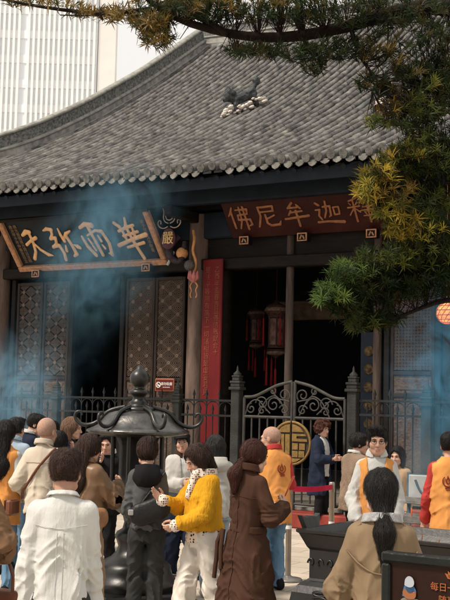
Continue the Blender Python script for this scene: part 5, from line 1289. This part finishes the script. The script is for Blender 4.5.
# 5 grey hoodie
p = Person('person in a grey hoodie and black jeans with pinned-up hair by the incense tower', 148.5, 438, 9.3, 3, True, 'bun', H_BROWN, head=(10, 10, 0), hands=((-.16, .24, .98), (.15, .27, 1.0)), poles=((-.3, -.8, -.2), (.3, -.8, -.2)), build=.84)
p.trousers(C_bjean, r=(.098, .078, .066), fold=.012); p.shoes(C_black)
p.top('hoodie', C_grey, hem=.93, r=(.082, .072, .056), loose=.03, fold=.014)
c0 = p.lp((0, -.10, 1.40)); solid('hood', lambda P: smax(smin(ell(P, c0 + (0, -.01, -.03), (.125, .07, .10)), np.maximum(np.abs(np.sqrt(P[:, 0] ** 2 + (P[:, 1] + .02) ** 2) - .085) - .024, np.abs(P[:, 2] - 1.44) - .026), .05), -ell(P, c0 + (0, .06, .075), (.07, .06, .05)), .02), (-.16, -.24, 1.22), (.16, .12, 1.52), p.vox * .8, C_black, p.o, p.folds(.008, 31), p.k)
bag = thing('crossbody_bag', 'black crossbody bag slung low on the back of the grey hoodie', 'bag', p.hold((.03, -.22, 1.08)), p.yaw)
solid('pouch', lambda P: cone(P, (-.07, 0, -.02), (.07, .0, .03), .095, .10, (0, 1, 0), 2.0) , (-.24, -.1, -.14), (.24, .1, .16), .011, C_bleather, bag, lambda P: .008 * (vnoise(P * 18) - .5))
kz = np.linspace(0, 1, 18); pts = [np.array((.15 - .30 * t_, p.back_y(.15 - .30 * t_, 1.41 - .40 * t_, .022), 1.41 - .40 * t_)) for t_ in kz]
def to_bag(q): v_ = Vector(p.hold(q)) - Vector(bag.location); return Matrix.Rotation(-p.yaw, 3, 'Z') @ v_
b = MB(); b.tube([to_bag(q) for q in pts], .016, 8, flat=.5); b.build('strap', C_bleather, bag)
b = MB(); b.box((-.15, -.03, .0), (.045, .03, .045), bev=.006); b.build('strap_buckle', mat('buckle_steel', (.4, .4, .4), .35, metal=.7), bag)
p.tubes('hair_claw', mat('claw_black', (.02, .018, .018), .3), [([(.0, -.125, .05), (.012, -.14, .09), (.01, -.125, .125)], .010), ([(.028, -.12, .06), (.035, -.13, .09), (.03, -.115, .12)], .008)], head=True)
# 6 cap man
p = Person('man in a black flat cap and pale jacket with brown collar beside the incense tower', 184, 433, 12.4, -162, False, 'crop', H_BLACK, head=(-20, -4, 6), hands=((-.2, .22, 1.02), (.10, .30, 1.12)), curl=(.5, .4), stance=.13, stride=-.12)
p.trousers(C_navy, r=(.112, .105, .12), fold=.014); p.shoes(C_black); p.top('white_tee', C_white, hem=.95, sleeve=0)
p.top('jacket', C_pale, hem=.90, r=(.082, .072, .058), loose=.02, inf=.010, fold=.013, cut=lambda P, d: smax(d, -np.maximum(np.abs(P[:, 0]) - .06, .02 - P[:, 1]), .008)); p.collar(C_dbrown, h=.075, r=.082, th=.018, z=1.42)
def capf(P): d = smax(ell(P, (0, -.005, .075), (.098, .118, .062)), .052 - P[:, 2] - .1 * P[:, 1], .006); return smin(d, ell(P, (0, .115, .058), (.072, .062, .012)), .012)
v, f = snet(capf, (-.13, -.15, .0), (.13, .2, .16), .0085); meshobj('flat_cap', (v @ p.HR.T + p.HC) * p.k, f, C_black, p.o)
# 7 bald volunteer
p = Person('bald volunteer in orange vest, red sleeves and blue jeans beside the barrier post', 274, 427, 11.7, 22, False, 'stubble', mat('stubble', (.36, .225, .17), .65, .15, 60), SKIN, head=(42, 4, 0), hands=((-.16, .26, 1.10), (.12, .26, 1.06)), poles=((-1, -.3, -.5), (1, -.4, -.6)), group=GV, build=1.02)
p.trousers(C_jean, r=(.098, .078, .070)); p.shoes(C_black); p.top('red_shirt', C_red, hem=.9, r=(.074, .064, .048)); p.collar(C_red, h=.06, r=.066, th=.010, openf=False); vest(p); p.emblem(C_emb, .03, 1.27); p.glasses()
# 8 curly navy coat
p = Person('person with curly brown hair in a long navy coat, hands clasped before the gate', 321, 421, 17.2, -128, False, 'curly', H_AUB, head=(-8, 6, 0), hands=((-.03, .27, 1.12), (.05, .28, 1.12)), curl=(.6, .6), poles=((-1, -.3, -.5), (1, -.3, -.5)), build=.96)
p.trousers(C_black, r=(.085, .065, .055)); p.shoes(C_black); p.top('white_top', C_white, hem=.84, sleeve=0)
pr = [(.3, .24, .19, 0), (.80, .215, .155, -.01), (1.0, .19, .138, -.01), (1.25, .198, .134, .004), (1.34, .19, .12, 0), (1.40, .16, .098, -.008), (1.435, .115, .08, -.014), (1.46, .085, .07, -.016), (1.5, .07, .06, -.02)]
p.top('navy_coat', C_navy, hem=.55, prof=pr, r=(.078, .068, .056), sleeve=.88, inf=.008, cut=lambda P, d: smax(d, -np.maximum(np.abs(P[:, 0] + .0) - .075, .03 - P[:, 1]), .008))
# 9 taupe cardigan
p = Person('man with glasses in a taupe knitted waistcoat and dark brown sleeves, in profile', 356, 433, 12.6, -62, False, 'crop', H_BLACK, head=(-22, 8, 0), hands=((-.24, .10, .84), (.22, .16, .92)), build=1.05)
p.trousers(C_black); p.shoes(C_black); p.top('brown_sweater', C_dbrown, hem=.84, r=(.076, .066, .050)); p.top('taupe_waistcoat', C_taupe, hem=.80, sleeve=.46, r=(.086, .080, .05), inf=.012, armhole=True, loose=.02, neck=1.45); p.collar(C_white, h=.04, r=.066, th=.009); p.glasses()
bag = thing('dark_tote', 'small black bag held low by the man in the taupe waistcoat', 'bag', p.hold((.26, .2, .80)), p.yaw)
b = MB(); b.box((0, 0, -.10), (.16, .30, .24), bev=.03); b.build('pouch', C_bleather, bag); b = MB(); b.tube([(0, -.08, .02), (0, -.06, .12), (0, .06, .12), (0, .08, .02)], .008, 6); b.build('strap', C_bleather, bag)
# 10 volunteer facing us
p = Person('volunteer in orange vest and white shirt facing us behind the khaki trench coat', 377, 427, 9.9, 172, False, 'short', H_BLACK, head=(4, 2, 0), hands=((-.21, .16, .88), (.22, .14, .90)), poles=((-.5, -.6, 0), (.5, -.6, 0)), group=GV, build=.84)
p.trousers(C_bjean); p.shoes(C_black); p.top('white_shirt', C_white, hem=.84, r=(.078, .070, .056)); p.collar(C_white, h=.05, r=.070, th=.010, flare=.02); vest(p, front=True); p.glasses()
# 11 beige passer
p = Person('small person in a beige coat mostly hidden behind the volunteer who faces us', 398, 447, 12.8, 150, True, 'bob', H_BLACK, head=(0, 5, 0)); p.trousers(C_tan); p.shoes(C_black); p.top('beige_coat', C_tan, hem=.55, r=(.078, .068, .055))
# 12 right-edge volunteer
p = Person('volunteer with dark hair, orange vest and red sleeves by the candle rack, back turned', 449, 433, 10.6, 8, False, 'short', H_BLACK, head=(-25, 6, 0), hands=((-.25, .14, .86), (.22, .2, .95)), group=GV, build=1.04)
p.trousers(C_jean); p.shoes(C_black); p.top('red_shirt', C_red, hem=.86, r=(.074, .064, .050)); vest(p); p.emblem(C_emb, -.06, 1.25, .05)
# 13 left-edge volunteer with long hair
p = Person('volunteer with very long black hair in orange vest over white sleeves, back turned', 5, 421.5, 10.9, -14, True, 'verylong', H_BLACK, head=(6, 4, 0), hands=((-.22, .16, .9), (.22, .18, .95)), group=GV, build=1.08)
p.trousers(C_jean); p.shoes(C_black); p.top('white_shirt', C_white, hem=.86, r=(.076, .066, .052)); vest(p, hem=.72)
# 14 pale denim man
p = Person('man in a pale blue denim shirt and jeans behind the long-haired volunteer', 15.5, 418, 12.3, -24, False, 'short', H_SOFT, head=(10, 6, 0), hands=((-.2, .2, 1.0), (.2, .22, 1.0))); p.trousers(C_jean); p.shoes(C_black); p.top('denim_shirt', C_ltden, hem=.80, r=(.076, .066, .052)); p.collar(C_ltden)
# 15 navy jacket man
p = Person('man in a navy jacket with white collar, head bowed in profile in the smoke', 31, 413, 13.8, -66, False, 'short', H_BLACK, head=(-14, 24, 0), hands=((-.1, .3, 1.1), (.1, .3, 1.1))); p.trousers(C_black); p.shoes(C_black); p.top('navy_jacket', C_navy, hem=.82, r=(.078, .068, .054)); p.collar(C_white, h=.045, r=.068, openf=False)
# 16 bald man in cream
p = Person('bald man in a cream jacket with a brown bag strap across his back', 45.5, 418, 10.5, -16, False, 'stubble', mat('stubble', (.36, .225, .17), .65, .15, 60), SKIN, head=(-6, 6, 0), hands=((-.22, .10, .96), (.18, .24, 1.0)), poles=((-.5, -.7, -.1), (.5, -.7, -.2)), build=.88)
p.trousers(C_bjean); p.shoes(C_black); p.top('cream_jacket', C_cream, hem=.86, r=(.084, .074, .058), loose=.014, fold=.012); p.collar(C_cream, h=.05, r=.070, th=.010, openf=False); p.band('jacket_hem', C_cream, .86, .905, .016); p.top_seam = p.tubes('yoke_seam', C_cream, [([(x, p.back_y(x, 1.30, .0), 1.30) for x in np.linspace(-.13, .13, 24)], .003)])
bag = thing('messenger_bag', 'small dark brown messenger bag at the left hip of the bald man in cream', 'bag', p.hold((-.27, -.06, .88)), p.yaw)
b = MB(); b.box((0, 0, 0), (.07, .19, .15), bev=.02); b.build('pouch', C_dleather, bag); b = MB(); b.box((-.04, 0, .02), (.014, .185, .10), bev=.006); b.build('flap', C_dleather, bag)
L_ = []; kk = np.linspace(0, 1, 16); pts = []
for t_ in kk:
    x = -.20 + .34 * t_; z = .96 + .47 * t_; pts.append(np.array((x, p.back_y(x, z, .018), z)))
b = MB(); b.tube([np.array(p.hold(q)) - np.array(bag.location) for q in pts], .013, 6, flat=.5)
so_ = b.build('strap', C_dleather, bag); so_.rotation_euler = (0, 0, -p.yaw)
# 17 half-hidden face, 18 black-haired with raised hand, 19 navy-top woman
p = Person('half-hidden person whose face shows just right of the bald head', 53.5, 421, 14.2, 150, False, 'crop', H_BLACK, SKIN2, head=(20, 10, 0)); p.trousers(C_black); p.shoes(C_black); p.top('dark_coat', C_black, hem=.7)
p = Person('short black-haired person in a pale top lifting a hand beside the bald man', 59, 432, 12.6, -12, True, 'bob', H_BLACK, head=(0, 4, 0), hands=((-.12, .25, 1.2), (.16, .14, 1.42)), handdir=(None, (.05, .2, 1)), handn=(None, (-.6, -.8, 0)), curl=(.4, .25), poles=((-1, -.5, -.5), (1, -.3, -.8))); p.trousers(C_black); p.shoes(C_black); p.top('pale_top', C_cream, hem=.82)
p = Person('woman with long light brown hair and navy top in profile, facing right', 70, 418, 13.4, -104, True, 'long', H_LBROWN, head=(6, 6, 0), hands=((-.1, .25, 1.0), (.1, .25, 1.0))); p.trousers(C_black); p.shoes(C_black); p.top('navy_top', C_navy, hem=.82, r=(.068, .058, .048), fold=.008)
# 20 brown satin, long black hair
p = Person('woman with very long black hair in a brown satin jacket, reaching towards the incense tower', 87.5, 435, 9.7, -40, True, 'verylong', H_BROWN, head=(4, 8, 0), hands=((-.06, .30, 1.16), (.10, .34, 1.24)), poles=((-1, -.4, -.7), (1, -.2, -.9)), curl=(.5, .6), build=1.10)
p.trousers(C_tan, r=(.105, .105, .125), fold=.016); p.shoes(C_pale); p.top('satin_jacket', C_satin, hem=.95, r=(.088, .080, .056), loose=.035, inf=.004, fold=.018); p.collar(C_satin)
bag = thing('saddle_bag', 'tan leather saddle bag on the hip of the woman in brown satin', 'bag', p.hold((.20, -.04, .96)), p.yaw); bag.scale = (.78, .78, .78)
solid('pouch', lambda P: smax(cone(P, (0, -.07, 0), (0, .07, 0), .10, .10, (1, 0, 0), 2.2), P[:, 2] - .085, .01), (-.1, -.2, -.13), (.1, .2, .13), .010, C_leather, bag)
solid('flap', lambda P: smax(cone(P, (0.0, -.07, .035), (0.0, .07, .035), .088, .088, (1, 0, 0), 1.65), -P[:, 2] + .005, .008), (-.1, -.2, -.03), (.1, .2, .16), .009, C_leather, bag)
# 21 person behind the tower, 22 pale jacket behind the cardigan, 23 left-edge brown jacket
p = Person('person in a black suit half hidden behind the incense tower', 108.5, 433, 12.2, 150, False, 'crop', H_BLACK, head=(20, 10, 0), hands=((-.06, .2, 1.38), (.08, .25, 1.1))); p.trousers(C_black); p.shoes(C_black); p.top('black_suit', C_black, hem=.75); p.collar(C_white)
p = Person('person with black bob in a pale hooded jacket behind the mustard cardigan', 217, 436, 11.2, 14, True, 'bob', H_SOFT, head=(8, 10, 0), hands=((-.15, .25, 1.05), (.15, .25, 1.05)), build=1.04); p.trousers(C_ltden); p.shoes(C_pale); p.top('pale_jacket', C_pale, hem=.86, r=(.080, .070, .056), loose=.02)
c1 = p.lp((0, -.10, 1.39)); solid('hood', lambda P: smin(ell(P, c1, (.125, .07, .075)), np.maximum(np.abs(np.sqrt(P[:, 0] ** 2 + (P[:, 1] + .02) ** 2) - .085) - .026, np.abs(P[:, 2] - 1.45) - .03), .04), (-.17, -.2, 1.27), (.17, .12, 1.5), p.vox, C_pale, p.o, None, p.k)
p = Person('person in a brown jacket and jeans carrying a brown leather handbag', -30, 445, 7.0, 4, True, 'bob', H_BROWN, hands=((-.24, .1, .86), (.29, .2, .97)), curl=(.4, .9), build=1.08); p.trousers(C_jean); p.shoes(C_black); p.top('brown_jacket', cloth('brown_jacket_cloth', (.17, .10, .058), .2), hem=.80, r=(.086, .080, .060), loose=.02, fold=.014)
W_, a, n, t = p.hands[1]; hp_ = np.array(p.hold(W_ + a * .085 + n * .03))
bag = thing('handbag', 'brown leather handbag with a rolled handle, carried at the lower left corner', 'bag', tuple(hp_), R(-20))
solid('body', lambda P: smax(cone(P, (-.15, 0, -.28), (.13, 0, -.28), .14, .14, (0, 1, 0), 2.0), P[:, 2] + .19, .015), (-.34, -.12, -.46), (.32, .12, -.14), .012, C_dleather, bag)
for y in (-.035, .035): b = MB(); b.tube([(-.12, y, -.21), (-.13, y, -.10), (-.08, y * .6, -.02), (0, y * .4, .0), (.08, y * .6, -.02), (.12, y, -.10), (.12, y, -.21)], .011, 8); b.build('handle', C_dleather if y < 0 else C_bleather, bag)
# ------------------------------------------------------------------ the yew-leaved tree that hangs in from the right
def big_tree():
    rt = random.Random(11); rn = np.random.default_rng(4)
    base = at(640, 500, 9.6); o = thing('podocarpus_tree', 'large dark tree with whorls of narrow leaves, reaching in from the right over the courtyard', 'tree', (base[0], base[1], 0)); B = np.array((base[0], base[1], 0))
    bark = mat('bark', (.014, .010, .008), .9, .4, 8, .8, 30, stretch=(2, 2, .6)); tr = MB()
    tk = smooth_path([(0, 0, -.05), (.05, .1, 1.2), (-.1, 0, 2.4), (-.05, -.1, 3.6), (-.2, -.2, 4.7), (-.1, -.1, 6.2)], 20); tr.tube(tk, list(np.linspace(.24, .10, 20)), 12)
    limbs = []
    def limb(px, r0, r1, start=None):
        P = [at(*q) - B for q in px]
        if start is not None: P = [np.array(start)] + P
        Q = smooth_path(P, 26); limbs.append(Q); tr.tube(Q, list(np.linspace(r0, r1, 26)), 9)
    limb([(455, 2, 8.9), (400, 8, 8.8), (350, 27, 8.7), (300, 37, 8.6), (258, 41, 8.6), (228, 34, 8.5), (205, 28, 8.5), (170, 21, 8.5), (150, 9, 8.4), (135, -14, 8.4)], .10, .020, (-.18, -.18, 4.5))
    limb([(228, 34, 8.5), (200, 18, 8.5), (180, 6, 8.4), (170, -10, 8.4)], .03, .012); limb([(150, 9, 8.4), (110, 14, 8.4), (70, 11, 8.3), (30, 5, 8.3), (-10, -3, 8.3)], .020, .009); limb([(110, 14, 8.4), (85, 16, 8.4), (60, 15, 8.35)], .008, .004)
    limb([(300, 37, 8.6), (318, 55, 8.5), (322, 72, 8.5)], .014, .005); limb([(350, 27, 8.7), (362, 60, 8.6), (380, 84, 8.5), (372, 90, 8.5)], .02, .006)
    limb([(470, 60, 9.0), (430, 80, 8.8), (395, 100, 8.7)], .05, .01, (-.1, 0, 4.2)); limb([(470, 150, 9.1), (420, 165, 8.9), (375, 185, 8.8)], .05, .01, (-.06, -.1, 3.8))
    limb([(480, 300, 9.2), (447, 298, 9.1), (412, 311, 9.0), (393, 322, 8.9), (375, 318, 8.9)], .055, .01, (-.1, 0, 2.4)); limb([(470, 255, 9.2), (420, 268, 9.0), (370, 282, 8.9), (325, 296, 8.8)], .05, .008, (-.08, 0, 3.0))
    LP = np.concatenate(limbs)
    # whorls: centre px, radii px, depth, count, colour kind
    CL = [(350, 8, 100, 18, 8.7, 120, 0), (250, 8, 90, 14, 8.5, 90, 0), (190, 10, 55, 13, 8.45, 46, 0), (205, 2, 80, 8, 8.4, 40, 3), (290, 52, 40, 8, 8.5, 30, 0), (240, 50, 20, 6, 8.5, 12, 0),
          (157, 36, 17, 11, 8.4, 26, 3), (150, 20, 22, 8, 8.4, 20, 3), (118, 14, 24, 7, 8.4, 16, 3), (88, 12, 20, 5, 8.35, 9, 3), (45, 3, 40, 3, 8.3, 8, 3),
          (314, 66, 14, 9, 8.5, 9, 0), (345, 48, 30, 12, 8.6, 28, 0), (372, 84, 16, 10, 8.5, 13, 0), (410, 45, 45, 28, 8.7, 62, 0), (418, 85, 38, 22, 8.7, 58, 0), (400, 70, 40, 30, 8.6, 22, 3), (432, 95, 22, 18, 8.5, 22, 1), (446, 60, 20, 40, 8.8, 36, 0), (392, 108, 16, 8, 8.6, 12, 3),
          (425, 108, 28, 9, 8.65, 26, 1), (378, 122, 12, 6, 8.6, 7, 1), (430, 135, 26, 22, 8.8, 46, 0), (405, 120, 14, 9, 8.6, 12, 1),
          (440, 170, 22, 36, 8.9, 40, 0), (432, 150, 22, 24, 8.6, 24, 1), (418, 155, 22, 18, 8.75, 34, 1), (400, 168, 18, 22, 8.7, 30, 0), (368, 186, 13, 17, 8.6, 34, 2), (385, 165, 14, 14, 8.6, 20, 2), (398, 190, 18, 16, 8.65, 30, 3), (410, 150, 20, 9, 8.6, 14, 2), (395, 212, 20, 16, 8.7, 40, 2), (425, 205, 28, 20, 8.8, 60, 1), (415, 228, 30, 12, 8.7, 36, 2),
          (425, 250, 36, 16, 8.8, 70, 1), (385, 256, 30, 12, 8.7, 46, 1), (352, 270, 26, 10, 8.7, 36, 4), (333, 290, 18, 10, 8.65, 30, 4), (322, 297, 8, 6, 8.6, 9, 4), (375, 285, 44, 20, 8.85, 110, 0), (425, 280, 34, 18, 8.95, 80, 0), (350, 305, 22, 12, 8.8, 36, 0), (362, 322, 16, 9, 8.8, 20, 1), (385, 315, 18, 10, 8.9, 22, 0), (440, 235, 14, 24, 8.8, 30, 0),
          (492, 30, 44, 26, 9.0, 80, 0), (492, 105, 42, 38, 9.0, 110, 0), (490, 185, 42, 38, 9.1, 110, 1), (490, 262, 42, 24, 9.1, 80, 1), (550, 70, 55, 50, 9.3, 110, 0), (548, 190, 52, 60, 9.4, 120, 0), (520, 300, 40, 18, 9.3, 45, 1), (600, 10, 60, 60, 9.6, 90, 0)]
    pal = {0: [(.014, .026, .009), (.020, .036, .011), (.034, .046, .014), (.05, .042, .012)], 1: [(.08, .10, .02), (.13, .145, .028), (.045, .06, .016), (.03, .045, .014)], 2: [(.32, .245, .035), (.42, .29, .04), (.22, .20, .03), (.13, .13, .025), (.08, .08, .02)], 3: [(.14, .095, .022), (.20, .125, .028), (.07, .06, .018)], 4: [(.075, .125, .028), (.12, .175, .036), (.05, .085, .02), (.03, .05, .016)]}  # leaf colours carry the light: silhouetted clusters darker, sunlit ones gold and bright green
    V = []; T = []; C = []; tw = MB()
    for (u, v_, ru, rv, D, n, kind) in CL:
        for _ in range(int(n * 1.9)):
            a = rt.uniform(0, 2 * math.pi); r_ = math.sqrt(rt.random()); uu = u + math.cos(a) * r_ * ru; vv = v_ + math.sin(a) * r_ * rv; dd = D + rt.uniform(-.45, .45) * (.5 + .5 * (1 - r_))
            p = at(uu, vv, dd) - B; near = LP[np.argmin(((LP - p) ** 2).sum(1))]
            ax = nrm((p - near) / (np.linalg.norm(p - near) + .05) * .8 + np.array((rt.uniform(-.4, .4), rt.uniform(-.4, .4), .55)))
            if np.linalg.norm(p - near) > .05: tw.tube([near + (p - near) * rt.uniform(.25, .55) * (1 if np.linalg.norm(p - near) > .3 else 0), p - ax * .05 + (near - p) * .15, p], [.004, .003, .002], 4, cap=False)
            x = nrm(np.cross(ax, (.3, .2, 1))); y = np.cross(ax, x); col = np.array(rt.choice(pal[kind])) * rt.uniform(.75, 1.25); m_ = rt.randint(13, 19); sz = rt.uniform(.8, 1.2)
            for j in range(m_):
                q = 2 * math.pi * (j * .382 + rt.uniform(-.05, .05)); el = rt.uniform(.15, 1.45); out = x * math.cos(q) + y * math.sin(q)
                d_ = nrm(ax * math.cos(el) + out * math.sin(el)); L_ = rt.uniform(.055, .105) * sz; side = nrm(np.cross(d_, ax) + rn.normal(0, .15, 3)); w_ = rt.uniform(.0033, .0052)
                b0 = p - ax * (.05 * j / m_); mid = b0 + d_ * L_ * .5; tip = b0 + d_ * L_ + np.array((0, 0, -.012)) * rt.random() - ax * .008; k = len(V)
                V += [b0 - side * .0018, b0 + side * .0018, mid - side * w_, mid + side * w_, tip]; T += [(k, k + 1, k + 3), (k, k + 3, k + 2), (k + 2, k + 3, k + 4)]; C += [col * rt.uniform(.8, 1.2)] * 5
    tr.build('trunk', bark, o); tw.build('twigs', bark, o)
    m_ = mat('narrow_leaves', (.92, .92, .92), .45, .08, 20, spec=.15, attr='leaf', trans=.45)
    c = meshobj('crown', np.array(V), np.array(T), m_, o, smooth=False)
    a_ = c.data.color_attributes.new('leaf', 'FLOAT_COLOR', 'POINT'); a_.data.foreach_set('color', np.c_[np.array(C, np.float32), np.ones(len(C), np.float32)].ravel())
big_tree()

# ------------------------------------------------------------------ drifting incense smoke
def smoke(u, v_, D, r, dens, seed, col=(.20, .42, .57), tilt=0.0):
    p = at(u, v_, D); b = MB(); b.lathe([(math.sin(a), -math.cos(a)) for a in np.linspace(.02, math.pi - .02, 10)], 16)
    m_ = bpy.data.materials.new('incense_smoke'); m_.use_nodes = True; nt = m_.node_tree; N = nt.nodes; L = nt.links; N.remove(N['Principled BSDF'])
    pv = N.new('ShaderNodeVolumePrincipled'); pv.inputs['Color'].default_value = (*col, 1); pv.inputs['Anisotropy'].default_value = .2; L.new(pv.outputs[0], N['Material Output'].inputs['Volume'])
    tc = N.new('ShaderNodeTexCoord'); ln = N.new('ShaderNodeVectorMath'); ln.operation = 'LENGTH'; L.new(tc.outputs['Object'], ln.inputs[0])
    fo = N.new('ShaderNodeMapRange'); fo.inputs['From Min'].default_value = 1.0; fo.inputs['From Max'].default_value = .0; fo.interpolation_type = 'SMOOTHERSTEP'; fo.inputs['To Min'].default_value = 0; fo.inputs['To Max'].default_value = 1; L.new(ln.outputs['Value'], fo.inputs['Value'])
    mp = N.new('ShaderNodeMapping'); mp.inputs['Location'].default_value = (seed * 3.1, seed, 0); mp.inputs['Scale'].default_value = (r[0] * 1.0, r[1], r[2] * .7); L.new(tc.outputs['Object'], mp.inputs[0])
    nz = N.new('ShaderNodeTexNoise'); nz.inputs['Scale'].default_value = 1.9; nz.inputs['Detail'].default_value = 6; nz.inputs['Distortion'].default_value = 2.2; nz.inputs['Roughness'].default_value = .6; L.new(mp.outputs[0], nz.inputs['Vector'])
    mr = N.new('ShaderNodeMapRange'); mr.inputs['From Min'].default_value = .42; mr.inputs['From Max'].default_value = .72; L.new(nz.outputs['Fac'], mr.inputs['Value'])
    a = N.new('ShaderNodeMath'); a.operation = 'MULTIPLY'; L.new(fo.outputs[0], a.inputs[0]); L.new(mr.outputs[0], a.inputs[1])
    c = N.new('ShaderNodeMath'); c.operation = 'MULTIPLY'; c.inputs[1].default_value = dens; L.new(a.outputs[0], c.inputs[0]); L.new(c.outputs[0], pv.inputs['Density'])
    o = b.build('smoke', m_); o.location = p; o.scale = r; o.rotation_euler = (0, tilt, 0); tag(o, kind='stuff')
smoke(98, 262, 18.2, (1.35, .8, 1.6), 3.0, 1, tilt=.25)
smoke(122, 205, 18.0, (1.3, .7, .9), 1.5, 21, tilt=-.2)
smoke(14, 405, 15.5, (1.1, .8, 1.3), 3.0, 4, (.28, .55, .75))
smoke(448, 395, 14.2, (1.0, .7, 1.9), 2.8, 7, (.14, .42, .66), tilt=-.1)
smoke(430, 480, 11.6, (.55, .45, .7), 1.5, 9, (.4, .55, .65))
smoke(60, 330, 18.4, (1.2, .6, 1.3), .45, 12)
